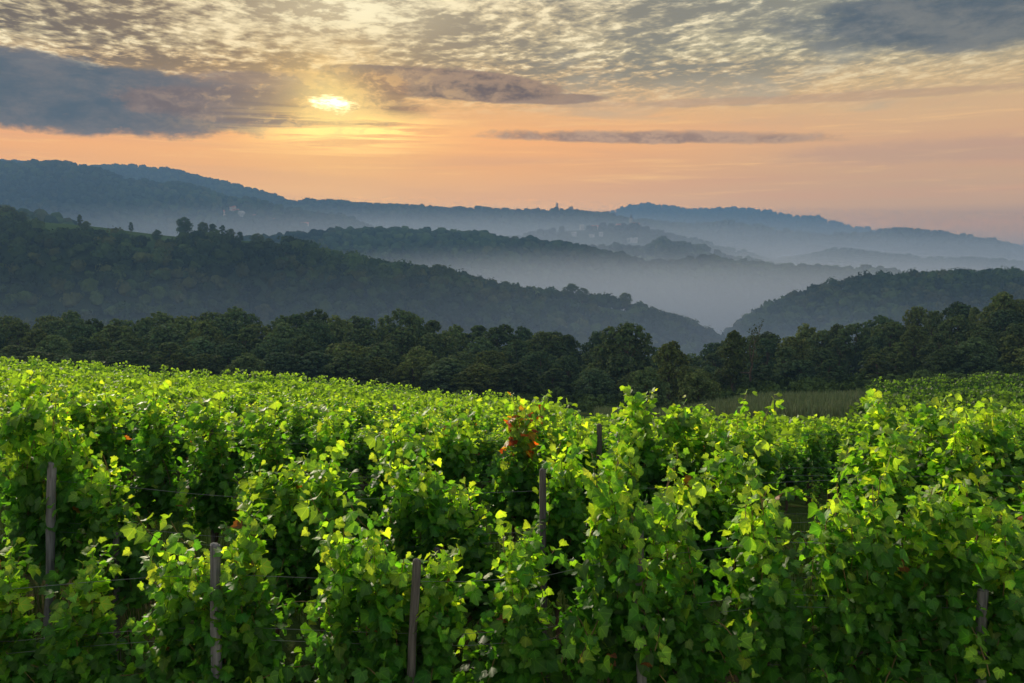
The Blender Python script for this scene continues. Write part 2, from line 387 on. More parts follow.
def vnoise(x, y, s, seed=0):
    """cheap smooth value noise on arrays"""
    x = np.asarray(x, float) / s + seed * 17.13; y = np.asarray(y, float) / s + seed * 7.7
    xi, yi = np.floor(x), np.floor(y); fx, fy = x - xi, y - yi
    fx = fx * fx * (3 - 2 * fx); fy = fy * fy * (3 - 2 * fy)
    def h(a, b): q = np.sin(a * 127.1 + b * 311.7 + seed) * 43758.5453; return q - np.floor(q)
    return (h(xi, yi) * (1 - fx) + h(xi + 1, yi) * fx) * (1 - fy) + (h(xi, yi + 1) * (1 - fx) + h(xi + 1, yi + 1) * fx) * fy

# ------------------------------------------------------------------ ground sheet
US = np.array([-0.56, -0.26, 0.0, 0.13, 0.27, 0.56])
VH = 1.95                                            # height of a trained vine
# image row of the vine tops at each distance (rows) and bearing (columns)
TD = np.array([6.5, 8.35, 10.2, 13.0, 20.0, 40.0, 70.0, 100.0, 125.0])
TY = np.array([[530, 515, 520, 500, 480, 480],
               [425, 450, 445, 440, 432, 428],
               [384, 402, 402, 398, 396, 396],
               [383, 398, 405, 407, 409, 408],
               [387, 396, 405, 415, 418, 414],
               [374, 386, 404, 414, 416, 408],
               [366, 380, 401, 408, 400, 392],
               [362, 379, 401, 408, 392, 382],
               [360, 378, 400, 406, 389, 377]], float)
TOPZ = -(TY - HORIZON) / FPX * TD[:, None]
GD = np.concatenate([[-12, 3.0], TD, [165, 215, 270, 400, 620, 1000, 13000]])
gz = TOPZ - VH
GZ = np.vstack([gz[0:1] + 0.15, gz[0:1] + 0.05, gz,
                [[-19.5, -20, -21.5, -22, -20, -17]], [[-24, -25, -27.5, -29, -26, -19.5]], [[-28, -30, -34, -36, -33, -24]],
                [[-70] * 6], [[-106] * 6], [[-112] * 6], [[-112] * 6]])
def ground_z(x, y):
    x = np.asarray(x, float); y = np.asarray(y, float)
    u = np.clip(x / np.maximum(y, 6.0), US[0], US[-1])
    D = np.clip(y, GD[0], GD[-1])
    i = np.clip(np.searchsorted(GD, D) - 1, 0, len(GD) - 2); f = (D - GD[i]) / (GD[i + 1] - GD[i])
    j = np.clip(np.searchsorted(US, u) - 1, 0, len(US) - 2); g = (u - US[j]) / (US[j + 1] - US[j]); g = g * g * (3 - 2 * g)
    z = (GZ[i, j] * (1 - g) + GZ[i, j + 1] * g) * (1 - f) + (GZ[i + 1, j] * (1 - g) + GZ[i + 1, j + 1] * g) * f
    return z
ds = np.concatenate([np.linspace(-12, 14, 40), np.geomspace(14.8, 7200, 180)])
us = np.linspace(-0.88, 0.88, 161)
Ug, Dg = np.meshgrid(us, ds)
Xg = Ug * np.maximum(Dg + 16, 16); Zg = ground_z(Xg, Dg) + (vnoise(Xg, Dg, 0.9, 3) - 0.5) * 0.07
b = Buf(); nu, nd = len(us), len(ds)
F = np.array([[i * nu + j, i * nu + j + 1, (i + 1) * nu + j + 1, (i + 1) * nu + j] for i in range(nd - 1) for j in range(nu - 1)])
b.add(np.stack([Xg, Dg, Zg], -1).reshape(-1, 3), F)
go = link('ground', b.mesh('ground', M['ground'], True)); tag(go, 'grassy brown soil of the vineyard slope running into the valley', 'ground', kind='structure')

# ------------------------------------------------------------------ hills
class Hill:
    def __init__(s, name, D, pts, wf, wb, tree, label, mt='floor', step=60, rough=0.10, seed=1, meadow=None, spacing=10, dvar=0.0, stretch=1.0):
        s.D, s.wf, s.wb, s.tree, s.seed, s.rough, s.dvar, s.base = D, wf, wb, tree, seed, rough, dvar, -114.0
        px = np.array([p[0] for p in pts], float); py = np.array([p[1] for p in pts], float)
        s.u = np.array([ray(a, q)[0] / ray(a, q)[1] for a, q in zip(px, py)])
        s.s = np.array([ray(a, q)[2] / ray(a, q)[1] for a, q in zip(px, py)])
        s.name, s.label, s.mt, s.spacing, s.meadow = name, label, mt, spacing, meadow
        s.build()
    def crest(s, u):
        sl = np.interp(u, s.u, s.s); Dd = s.D * (1 + s.dvar * np.asarray(u)) 
        return Dd, sl * Dd - s.tree
    def z(s, x, y):
        u = x / y; Dd, zc = s.crest(u); t = (y - Dd) / np.where(y < Dd, s.wf, s.wb)
        t = np.clip(t, -1, 1)
        pr = 0.5 * (1 + np.cos(math.pi * np.sign(t) * np.abs(t) ** 1.0))
        h = s.base + (zc - s.base) * pr
        edge = np.abs(t) * (1 - np.abs(t)) * 4
        amp = s.rough * np.maximum(zc - s.base, 0)
        n = (vnoise(x, y, s.wf * 0.45, s.seed) - 0.62) * 2.0 + (vnoise(x, y, s.wf * 0.16, s.seed + 5) - 0.6) * 0.8
        return h + n * amp * edge
    def build(s):
        us = np.linspace(s.u[0], s.u[-1], 220); ts = np.linspace(-1, 1, 60)
        U, T = np.meshgrid(us, ts); Dd, _ = s.crest(U)
        Y = Dd + T * np.where(T < 0, s.wf, s.wb); X = U * Y; Z = s.z(X, Y)
        b = Buf(); nu = len(us)
        F = np.array([[i * nu + j, i * nu + j + 1, (i + 1) * nu + j + 1, (i + 1) * nu + j] for i in range(len(ts) - 1) for j in range(nu - 1)])
        b.add(np.stack([X, Y, Z], -1).reshape(-1, 3), F)
        o = link(s.name, b.mesh(s.name, M[s.mt], True)); tag(o, s.label, 'hill', kind='structure'); s.o = o
    def hit(s, px, py, front=True):
        v = ray(px, py); best = None
        for k in np.linspace(s.D - s.wf, s.D * 1.0 + s.wb * 0.2, 400):
            p = v * (k / v[1])
            if p[2] <= s.z(p[0], p[1]): best = p; break
        if best is None:
            u = v[0] / v[1]; Dd, zc = s.crest(u); best = np.array([u * Dd, Dd, 0])
        best = best.copy(); best[2] = s.z(best[0], best[1]); return best

H = {}
H['left'] = Hill('hill', 800, [(-420, 205), (-100, 212), (0, 219), (40, 223), (80, 227), (130, 233), (190, 238), (260, 243), (300, 252), (340, 264), (380, 272), (420, 280), (470, 288), (520, 296), (580, 303), (620, 309), (660, 319), (690, 330), (715, 345), (760, 375), (860, 420)],
                 330, 260, 0.0, 'wooded hill on the left with a pale meadow along its top', 'hilltop', rough=0.10, seed=2)
H['leftback'] = Hill('hill', 1150, [(-420, 200), (-100, 204), (0, 210), (30, 212), (70, 222), (110, 238), (160, 262), (230, 300)], 240, 200, 6.0, 'hazy rounded rise just behind the left wooded hill', rough=0.08, seed=3)
H['right'] = Hill('hill', 980, [(690, 372), (715, 345), (734, 325), (767, 306), (790, 298), (816, 288), (850, 281), (884, 276), (947, 273), (1024, 272), (1150, 268), (1450, 262)],
                  380, 300, 7.0, 'wooded hill on the right sloping down into the misty valley', rough=0.10, seed=4)
H['mid'] = Hill('hill', 1600, [(60, 268), (200, 246), (260, 238), (300, 234), (330, 231), (380, 230), (430, 231), (487, 233), (515, 237), (550, 243), (585, 248), (617, 255), (650, 262), (680, 262), (707, 258), (741, 265), (809, 268), (880, 271), (960, 282), (1060, 300), (1400, 320)],
                380, 300, 7.0, 'dark wooded ridge crossing the middle of the misty valley', rough=0.12, seed=5)
H['midback'] = Hill('hill', 2050, [(520, 275), (570, 252), (610, 248), (640, 247), (662, 241), (690, 245), (707, 249), (730, 257), (780, 268), (840, 290)], 300, 250, 6.0, 'low hazy knoll with meadow behind the middle ridge', 'meadow', rough=0.1, seed=6)
H['mountain'] = Hill('mountain', 2500, [(-620, 175), (-300, 168), (-100, 160), (0, 163), (27, 166), (52, 162), (75, 167), (105, 172), (125, 181), (160, 185), (180, 183), (197, 187), (225, 196), (257, 200), (287, 207), (312, 213), (342, 217), (360, 223), (378, 232), (410, 246), (470, 268), (560, 290)],
                     700, 500, 8.0, 'dark mountain at the far left with houses low on its flank', rough=0.13, seed=7)
H['village'] = Hill('hill', 2750, [(430, 262), (480, 246), (530, 235), (560, 229), (605, 227), (630, 226), (655, 232), (686, 239), (740, 251), (800, 270), (860, 290)], 420, 320, 6.0, 'hazy slope carrying the village below the church ridge', rough=0.10, seed=8)
H['mistline'] = Hill('hill', 2850, [(700, 282), (760, 266), (800, 257), (842, 250), (880, 255), (917, 259), (960, 260), (989, 259), (1024, 264), (1150, 268), (1500, 276)], 350, 300, 7.0, 'low ridge at the right standing out of the mist', rough=0.1, seed=9)
H['church'] = Hill('hill', 3250, [(180, 232), (240, 214), (270, 206), (285, 202), (300, 201), (330, 201), (350, 203), (375, 206), (400, 208), (440, 209), (460, 209), (485, 207), (510, 210), (540, 211), (560, 210), (590, 212), (612, 214), (625, 220), (645, 222), (680, 227), (720, 240), (800, 262)],
                   520, 400, 8.0, 'long dark ridge with a church tower on its skyline', rough=0.12, seed=10)
H['blue'] = Hill('mountain', 3500, [(-620, 160), (-300, 158), (-100, 156), (0, 160), (25, 163), (50, 169), (80, 168), (95, 169), (130, 167), (150, 170), (172, 170), (190, 174), (210, 181), (235, 185), (256, 190), (285, 199), (300, 205), (330, 216), (380, 235), (450, 262)],
                 700, 500, 8.0, 'blue hazy mountain behind the dark one at the left', rough=0.12, seed=11)
H['rightmid'] = Hill('hill', 3600, [(560, 262), (600, 240), (640, 222), (662, 224), (689, 226), (719, 222), (752, 226), (782, 231), (820, 236), (880, 246), (960, 262)], 500, 400, 8.0, 'hazy blue ridge to the right of the village', rough=0.12, seed=12)
H['rightfar'] = Hill('hill', 3500, [(740, 262), (790, 246), (830, 237), (865, 234), (885, 231), (910, 231), (940, 234), (989, 241), (1024, 249), (1120, 262), (1500, 272)], 500, 400, 8.0, 'hazy ridge running out of the picture at the right', rough=0.12, seed=13)
H['far'] = Hill('mountain', 6000, [(480, 240), (570, 220), (600, 214), (615, 211), (630, 207), (650, 205), (670, 208), (690, 212), (710, 211), (740, 210), (760, 212), (790, 216), (815, 218), (840, 224), (860, 229), (900, 236), (1000, 246), (1200, 256)], 900, 700, 8.0, 'faint farthest mountain with a gently rounded top', rough=0.12, seed=14)

# ------------------------------------------------------------------ tree-cover of the hills (uncountable woods)
def ico(sub=1):
    t = (1 + 5 ** 0.5) / 2
    V_ = unit(np.array([(-1, t, 0), (1, t, 0), (-1, -t, 0), (1, -t, 0), (0, -1, t), (0, 1, t), (0, -1, -t), (0, 1, -t), (t, 0, -1), (t, 0, 1), (-t, 0, -1), (-t, 0, 1)], float))
    F_ = np.array([(0, 11, 5), (0, 5, 1), (0, 1, 7), (0, 7, 10), (0, 10, 11), (1, 5, 9), (5, 11, 4), (11, 10, 2), (10, 7, 6), (7, 1, 8), (3, 9, 4), (3, 4, 2), (3, 2, 6), (3, 6, 8), (3, 8, 9), (4, 9, 5), (2, 4, 11), (6, 2, 10), (8, 6, 7), (9, 8, 1)])
    for _ in range(sub):
        vs_ = list(map(tuple, V_)); cache = {}; nf = []
        def mid(a, b_):
            k = (min(a, b_), max(a, b_))
            if k not in cache:
                vs_.append(tuple(unit(np.array(vs_[a]) + np.array(vs_[b_])))); cache[k] = len(vs_) - 1
            return cache[k]
        for a, b_, c_ in F_:
            x, y, z = mid(a, b_), mid(b_, c_), mid(c_, a)
            nf += [(a, x, z), (b_, y, x), (c_, z, y), (x, y, z)]
        V_, F_ = np.array(vs_), np.array(nf)
    return V_, F_
IV, IF = ico(1)
def blob_template(seed, sub=1):
    r = np.random.default_rng(seed); V_, F_ = ico(sub)
    k = 1 + r.uniform(-0.22, 0.22, len(V_)); T = V_ * k[:, None]
    T[:, 2] = T[:, 2] * 0.85
    return T, F_
def clump_template(seed, n, q=0.28):
    """crown as many loose leaf tufts over a lumpy volume (unit radius)"""
    r = np.random.default_rng(seed); Vt, Ft = [], []
    lob = r.normal(0, 0.33, (6, 3)); lob[:, 2] *= 0.8; lr = r.uniform(0.42, 0.62, 6)
    for i in range(n):
        k = r.integers(6); d = unit(r.normal(size=3)); d[2] = abs(d[2]) * 0.9 - 0.25 * r.random(); d = unit(d)
        p = lob[k] + d * lr[k] * r.uniform(0.8, 1.08)
        nn = unit(d + r.normal(0, 0.5, 3)); a = unit(np.cross(nn, r.normal(size=3))); c_ = np.cross(nn, a); s_ = q * r.uniform(0.6, 1.3)
        j = len(Vt) * 1
        Vt += [p - a * s_ * .5, p + c_ * s_ * .5 - nn * s_ * .15, p + a * s_ * .5, p - c_ * s_ * .5 - nn * s_ * .1]
        Ft.append((4 * i, 4 * i + 1, 4 * i + 2, 4 * i + 3))
    return np.array(Vt), np.array(Ft)
GREENS = 0.8 * np.array([(0.030, 0.052, 0.016), (0.040, 0.066, 0.020), (0.052, 0.078, 0.022), (0.030, 0.048, 0.022), (0.062, 0.072, 0.022), (0.024, 0.040, 0.016)])
def wood(h, name, label, spacing, rad, tmpl, t0=-0.95, t1=0.12, keep=None, umax=0.62, hgt=1.0):
    """trees over one hill, one object of stuff"""
    b = Buf(); y0, y1 = h.D - h.wf, h.D + h.wb * max(t1, 0)
    us_ = np.arange(max(h.u[0], -umax) * y1, min(h.u[-1], umax) * y1, spacing)
    ys = np.arange(h.D + h.wf * t0, h.D + h.wb * t1, spacing)
    X, Y = np.meshgrid(us_, ys); X = X.ravel() + rng.uniform(-.5, .5, X.size) * spacing; Y = Y.ravel() + rng.uniform(-.5, .5, Y.size) * spacing
    u = X / Y; ok = (u > max(h.u[0], -umax)) & (u < min(h.u[-1], umax)); X, Y, u = X[ok], Y[ok], u[ok]
    Z = h.z(X, Y); ok = Z > -113
    if keep is not None: ok &= keep(X, Y, u)
    X, Y, Z = X[ok], Y[ok], Z[ok]; n = len(X)
    rr = rad * rng.uniform(0.5, 1.25, n) * (0.8 + 0.4 * vnoise(X, Y, spacing * 4, 8))
    P = np.stack([X, Y, Z + rr * 0.75 * hgt], 1)
    ci = (vnoise(X, Y, spacing * 5, 4) * 3 + rng.uniform(0, 3, n)).astype(int).clip(0, 5)
    C = GREENS[ci] * rng.uniform(0.75, 1.35, (n, 1)) * (0.6 + 0.9 * vnoise(X, Y, spacing * 9, 21))[:, None]
    th = rng.uniform(0, 2 * math.pi, n); XA = np.stack([np.cos(th), np.sin(th), 0 * th], 1); YA = np.stack([-np.sin(th), np.cos(th), 0 * th], 1)
    ZA = np.tile([0, 0, 1.0], (n, 1)) * rng.uniform(0.85, 1.35, (n, 1)) * hgt
    which = rng.integers(0, len(tmpl), n)
    for k, parts in enumerate(tmpl):
        q = which == k
        if not q.any(): continue
        for T, TF in parts: batch(b, T, TF, P[q], XA[q], YA[q], ZA[q], rr[q], C[q])
    o = link(name, b.mesh(name, M['wood_leaf'], False)); tag(o, label, 'woodland', kind='stuff')
    return n
near_t = [[blob_template(s, 1), clump_template(s + 50, 95, 0.36)] for s in range(4)]
near_t = [[(t[0][0] * 0.66, t[0][1]), t[1]] for t in near_t]
far_t = [[blob_template(s + 20, 1)] for s in range(4)]
tiny_t = [[blob_template(s + 30, 0)] for s in range(4)]
def keep_left(X, Y, u):
    # open meadow along the top, trees everywhere below
    t = (Y - 800) / 330
    m = vnoise(X, Y, 55, 2)
    open_ = (t > -0.17 - 0.09 * m) & (u < -0.23 + 0.04 * m) & (u > -0.50) & ((m > 0.08) | (t > -0.12))
    open2 = (t > -0.12) & (t < -0.02) & (u > 0.02) & (u < 0.12) & (m > 0.35)
    return ~(open_ | open2)
cnt = {}
cnt['left'] = wood(H['left'], 'woods', 'dense woods covering the left hill below its meadow', 7.6, 6.0, near_t, t1=0.10, keep=keep_left)
cnt['lb'] = wood(H['leftback'], 'woods', 'hazy woods on the rise behind the left hill', 10, 7.5, far_t)
cnt['right'] = wood(H['right'], 'woods', 'dense woods covering the right hill', 8.5, 6.6, near_t, t1=0.10)
cnt['mid'] = wood(H['mid'], 'woods', 'dark woods along the ridge in the middle of the valley', 9.5, 6.5, far_t)
cnt['midback'] = wood(H['midback'], 'woods', 'scattered copses on the knoll behind the middle ridge', 13, 8.0, far_t, keep=lambda X, Y, u: vnoise(X, Y, 60, 6) > 0.45)
cnt['mountain'] = wood(H['mountain'], 'woods', 'woods covering the dark mountain at the left', 14, 8.5, far_t, t0=-0.8, keep=lambda X, Y, u: (vnoise(X, Y, 110, 9) > 0.2) | ((Y - 2500) / 700 > -0.45))
cnt['village'] = wood(H['village'], 'woods', 'copses and hedges between the village houses', 15, 8.0, far_t, keep=lambda X, Y, u: vnoise(X, Y, 90, 16) > 0.33)
cnt['mistline'] = wood(H['mistline'], 'woods', 'trees on the low ridge standing in the mist', 13, 8.0, far_t, t0=-.6)
cnt['church'] = wood(H['church'], 'woods', 'woods along the long ridge below the church tower', 15, 8.5, far_t, t0=-0.8)
cnt['blue'] = wood(H['blue'], 'woods', 'woods on the blue mountain behind the dark one', 16, 9.5, far_t, t0=-0.6)
cnt['rm'] = wood(H['rightmid'], 'woods', 'woods on the hazy blue ridge right of the village', 17, 10.0, far_t, t0=-0.7)
cnt['rf'] = wood(H['rightfar'], 'woods', 'woods on the hazy ridge at the far right', 17, 10.0, far_t, t0=-0.7)
cnt['far'] = wood(H['far'], 'woods', 'faint tree cover of the farthest mountain', 28, 14.0, far_t, t0=-0.4)
print('woods', cnt)

# ------------------------------------------------------------------ broadleaf trees
def tree_meshes(seed, Ht, Rr, nleaf, leaf, base=0.18, kind='round', shade=1.0):
    """returns trunk mesh and crown mesh of a tree Ht tall with crown radius Rr"""
    r = np.random.default_rng(seed)
    tb = Buf(); H0 = Ht * base
    tr = Ht * 0.018 + 0.05
    n = 9; zs = np.linspace(-0.4, Ht * 0.82, n)
    wob = np.cumsum(r.normal(0, Ht * 0.010, (n, 2)), 0); wob[0] = 0
    trunk = np.stack([wob[:, 0], wob[:, 1], zs], 1)
    tube(tb, trunk, np.linspace(tr * 1.3, tr * 0.25, n), 7)
    lobes = []
    nl = {'round': 15, 'tall': 14, 'bushy': 13, 'loose': 12}[kind]
    for i in range(nl):
        f = (i + 0.5) / nl; zz = H0 + (Ht - H0) * (0.12 + 0.80 * f)
        env = math.sin(math.pi * min(1, max(0.05, (0.15 + f * 0.85)))) ** 0.55
        if kind == 'tall': env *= 0.62
        th = i * 2.4 + r.uniform(-.5, .5); rr_ = Rr * env * r.uniform(0.35, 0.72)
        if f > 0.9: rr_ *= 0.3
        p = np.array([math.cos(th) * rr_, math.sin(th) * rr_, zz])
        lr = Rr * r.uniform(0.34, 0.52) * (0.75 if kind in ('tall', 'loose') else 1.0) * (1 - 0.25 * f)
        lobes.append((p, lr))
        k = np.clip(np.searchsorted(zs, zz - Rr * 0.5) - 1, 0, n - 2); s0 = trunk[k]
        mid = (s0 + p) / 2 + np.array([0, 0, -0.10 * Rr]) + r.normal(0, 0.05 * Rr, 3)
        tube(tb, [s0, mid, p], [tr * 0.42, tr * 0.26, tr * 0.08], 5)
    cb = Buf(); w = np.array([l[1] ** 2 for l in lobes]); w /= w.sum()
    k = r.choice(len(lobes), nleaf, p=w); LP = np.array([l[0] for l in lobes])[k]; LR = np.array([l[1] for l in lobes])[k]
    d = unit(r.normal(size=(nleaf, 3))); d[:, 2] = np.where(d[:, 2] < -0.35, -d[:, 2], d[:, 2])
    rad = LR * np.where(r.random(nleaf) < 0.7, r.uniform(0.78, 1.12, nleaf), r.uniform(0.3, 0.9, nleaf))
    # tufts: gather the leaves of a lobe towards a few dozen sprays so that gaps stay between them
    ns = 34; sp = unit(r.normal(size=(ns, 3))); j = np.argmax(d @ sp.T + r.normal(0, 0.06, (nleaf, ns)), 1)
    d = unit(d * 0.62 + sp[j] * 0.48)
    P = LP + d * rad[:, None] * np.array([1, 1, 0.82]) 
    N = unit(d + np.array([0, 0, 0.35]) + r.normal(0, 0.45, (nleaf, 3)))
    X = unit(np.cross(N, r.normal(size=(nleaf, 3)))); Y = np.cross(N, X)
    T = np.array([(-.5, 0, 0), (-.15, -.42, -.08), (.38, -.3, .03), (.5, .15, -.1), (.05, .5, .02), (-.38, .32, -.1)], float)
    TF = np.array([[0, 1, 2, 3, 4, 5]])
    sz = leaf * r.uniform(0.6, 1.35, nleaf)
    base_c = np.array([0.056, 0.094, 0.043]) * shade
    C = base_c * r.uniform(0.65, 1.45, (nleaf, 1)) * (1 + r.normal(0, 0.06, (nleaf, 3)))
    C *= (0.85 + 0.3 * r.random(len(lobes)))[k][:, None]
    batch(cb, T, TF, P, X, Y, N, sz, np.clip(C, 0.004, 1))
    return tb.mesh('trunk', M['bark'], True), cb.mesh('crown', M['tree_leaf'], False)
kinds = []
for sd_, Ht, Rr, nl_, lf, kd, sh in ((11, 10, 4.3, 6000, .33, 'round', 1.0), (12, 10, 4.6, 6600, .33, 'round', 1.12), (13, 10, 3.9, 5800, .33, 'round', .85),
                                     (14, 10, 3.6, 5200, .31, 'tall', .9), (15, 10, 3.3, 4900, .31, 'tall', 1.1), (16, 10, 4.8, 6600, .33, 'bushy', 1.25), (17, 10, 4.0, 5200, .34, 'loose', 1.0)):
    kinds.append(tree_meshes(sd_, Ht, Rr, nl_, lf, 0.12 if kd == 'bushy' else 0.16, kd, sh))
def plant_tree(name, k, loc, s, rz, label, cat='tree', group=None, sx=1.0):
    e = empty(name, loc, rz, (s * sx, s * sx, s)); tag(e, label, cat, group)
    t_, c_ = kinds[k]; link('trunk', t_, e); link('crown', c_, e); return e

# woodland behind the vineyard: front trees are the lowest, taller ones behind
ftop = [(-60, 328), (0, 325), (40, 320), (90, 316), (140, 317), (200, 314), (260, 315), (310, 314), (350, 315), (400, 321), (450, 324), (500, 328), (540, 328), (575, 333), (600, 333), (640, 345), (700, 352), (730, 340), (760, 335), (800, 328), (850, 326), (880, 322), (915, 316), (950, 309), (985, 303), (1024, 296), (1090, 292)]
fx = np.array([p[0] for p in ftop], float); fy = np.array([p[1] for p in ftop], float)
def sect(px):
    for lim, s_ in ((130, 'at the left edge'), (300, 'under the meadow hill'), (470, 'behind the slanting vineyard edge'), (640, 'left of the misty valley mouth'), (760, 'below the misty valley mouth'), (900, 'right of the valley mouth'), (2000, 'near the right edge')):
        if px < lim: return s_
nf = 0
for r_i, (d0, hf, spx) in enumerate(((158, 0.50, 35), (172, 0.64, 37), (188, 0.80, 40), (206, 0.93, 40), (226, 1.0, 40))):
    px = -40 + (r_i % 2) * 17
    while px < 1075:
        q = px + random.uniform(-9, 9); d = d0 + random.uniform(-6, 6)
        u = (q - 512) / FPX; x = u * d; gzv = float(ground_z(x, d)) - 0.3
        top = -(np.interp(q, fx, fy) + random.uniform(-5, 3) - HORIZON) / FPX * d
        full = top - gzv
        hgt = max(4.5, full * hf * random.uniform(0.92, 1.04))
        if abs(q - 752) < 12 and r_i < 3: px += spx; continue
        wide = 46 if q < 520 else 40
        k = random.choice((0, 1, 2, 0, 1, 5, 6)) if q < 600 else random.choice((0, 2, 0, 4, 5, 6, 1))
        wpx = wide * random.uniform(0.85, 1.25); sxy = 1.14 * wpx * d / FPX / (2 * 4.3)
        s = hgt / 9.6
        lbl = ('tree in the front line of the dark woodland ' if r_i == 0 else 'tree inside the dark woodland ' if r_i < 3 else 'tall tree topping the dark woodland ') + sect(q)
        plant_tree('woodland_tree', k, (x, d, gzv), s, random.uniform(0, 6.28), lbl, 'tree', 'trees of the dark woodland behind the vineyard', sxy / s)
        nf += 1; px += spx
print('woodland trees', nf)

# singled-out trees of that woodland
def special(name, px, d, ytop, k, label, sx=1.0, cat='tree', group=None):
    u = (px - 512) / FPX; x = u * d; gv = float(ground_z(x, d)) - 0.2
    top = -(ytop - HORIZON) / FPX * d
    return plant_tree(name, k, (x, d, gv), (top - gv) / 9.6, random.uniform(0, 6), label, cat, group, sx)
special('woodland_tree', 627, 170, 326, 0, 'broad dark round tree standing above the woodland left of the valley mouth', 1.0)
special('woodland_tree', 735, 150, 331, 3, 'narrow dark tree standing beside the bare-branched tree', 0.8)
special('woodland_tree', 1003, 200, 297, 1, 'tallest tree of the woodland at the right, rising above its neighbours', 0.9)
special('woodland_tree', 672, 140, 346, 2, 'dark round tree just left of the pale reeds', 0.8)
special('bush', 648, 118, 372, 5, 'pale bushy shrub at the foot of the woodland beside the pink track', 1.0, 'bush')
special('bush', 700, 122, 374, 5, 'small bush above the reeds at the foot of the woodland', 1.2, 'bush')
# the half-bare tree with crooked limbs
def bare_tree(px, d, ytop):
    u = (px - 512) / FPX; x = u * d; gv = float(ground_z(x, d)) - 0.2; Ht = -(ytop - HORIZON) / FPX * d - gv
    e = empty('bare_tree', (x, d, gv)); tag(e, 'thin crooked half-bare tree rising above the woodland beside the valley mouth', 'tree')
    r = np.random.default_rng(5); tb = Buf(); cb = Buf(); tips = []
    def grow(p, dr, ln, rad, lev):
        pts = [p]; q = p.copy(); dd = dr.copy()
        for i in range(5):
            dd = unit(dd + r.normal(0, 0.20, 3) + np.array([0, 0, 0.04])); q = q + dd * ln / 5; pts.append(q.copy())
        tube(tb, pts, np.linspace(rad, rad * 0.45, 6), 5); 
        if lev == 0: tips.append(q); return
        for i in range(3 if lev > 1 else 3):
            k = [3, 4, 5][i]; grow(pts[k].copy(), unit(dd + r.normal(0, 0.65, 3)), ln * 0.52, rad * 0.5, lev - 1)
    grow(np.zeros(3), np.array([0.02, 0, 1.0]), Ht * 0.52, 0.20, 3)
    mz = max(t[2] for t in tips)
    tips = [t for t in tips]
    P = np.concatenate([t + r.normal(0, 0.35, (22, 3)) for t in tips]); P = P[(P[:, 2] < mz * 0.80) | (r.random(len(P)) < 0.45)]
    n_ = len(P); N = unit(r.normal(size=(n_, 3)) + [0, 0, .5]); X = unit(np.cross(N, r.normal(size=(n_, 3))))
    T = np.array([(-.5, 0, 0), (0, -.4, -.08), (.5, 0, 0), (0, .4, -.08)], float)
    batch(cb, T, np.array([[0, 1, 2, 3]]), P, X, np.cross(N, X), N, r.uniform(.16, .34, n_), np.tile([0.035, 0.055, 0.017], (n_, 1)))
    k = Ht / mz
    t = link('trunk', tb.mesh('trunk', M['bark'], True), e); c_ = link('crown', cb.mesh('crown', M['tree_leaf']), e)
    e.scale = (k, k, k)
bare_tree(753, 152, 324)

# trees one can tell apart along the top of the left hill
hl = H['left']
sky_trees = [
    (8, 224, 208, 0, 1.3, 'dark clump of trees at the left edge of the meadow'), (22, 226, 213, 1, 1.2, 'lower dark tree beside the clump at the left edge of the meadow'),
    (80, 230, 216, 4, 0.9, 'lone thin tree leaning on the meadow skyline of the left hill'), (86, 234, 224, 5, 1.2, 'bush under the lone thin tree on the left hill'),
    (131, 234, 225, 6, 0.8, 'small faint tree alone on the meadow between the thin tree and the big round one'),
    (157, 244, 231, 0, 1.0, 'dark round tree just below the meadow left of the grove'),
    (185, 238, 220, 1, 1.0, 'big round tree standing alone at the left end of the hilltop grove'),
    (203, 239, 224, 0, 0.9, 'round tree second in the hilltop grove'), (213, 240, 226, 2, 0.9, 'tree in the middle of the hilltop grove'),
    (223, 241, 227, 6, 0.9, 'tree with a ragged top in the hilltop grove'), (231, 242, 230, 0, 0.9, 'tree near the right end of the hilltop grove'),
    (240, 244, 233, 2, 1.0, 'last low tree at the right end of the hilltop grove'),
    (258, 248, 235, 1, 1.2, 'wide round tree right of the hilltop grove'), (269, 250, 240, 0, 1.0, 'smaller round tree leaning on the wide one right of the grove'),
    (286, 256, 243, 0, 1.1, 'dark round tree where the hill begins to drop'), (301, 260, 249, 4, 0.8, 'slim pointed tree on the dropping hill crest'),
    (333, 270, 258, 2, 0.8, 'small tree on the middle of the dropping crest'), (350, 271, 257, 0, 1.2, 'broad low tree on the middle of the dropping crest'), (362, 272, 258, 1, 1.0, 'round tree beside the broad low one on the crest'),
    (416, 284, 267, 1, 1.0, 'round tree at the left of the dark pair above the mist'), (438, 287, 267, 0, 1.3, 'large dark tree of the pair above the mist'), (450, 289, 271, 2, 1.2, 'dark tree sloping off right of the large one above the mist'),
    (463, 290, 277, 1, 1.1, 'last dark tree right of the pair above the mist'), (506, 298, 283, 0, 1.0, 'small round tree half way down the hill crest'), (518, 299, 284, 4, 0.8, 'slim tree half way down the hill crest'),
    (534, 300, 288, 5, 1.0, 'low bush on the crest above the pale clearing'),
    (571, 304, 286, 0, 1.3, 'dark round-topped tree low on the hill crest'), (582, 305, 290, 1, 1.0, 'tree leaning on the dark round-topped one low on the crest'), (625, 312, 295, 0, 1.0, 'dark tree near the foot of the hill crest in the mist')]
for px, yb, yt, k, sx, lb in sky_trees:
    u = (px - 512) / FPX
    p = hl.hit(px, yb - 1); d = p[1]; top = ray(px, yt)[2] / ray(px, yt)[1] * d
    s = 1.15 * max(7.5, top - p[2]) / 9.6
    plant_tree('hillside_tree', k, (p[0], p[1], p[2] - 0.6), s, random.uniform(0, 6), lb, 'tree', 'trees standing out along the top of the left hill', sx)

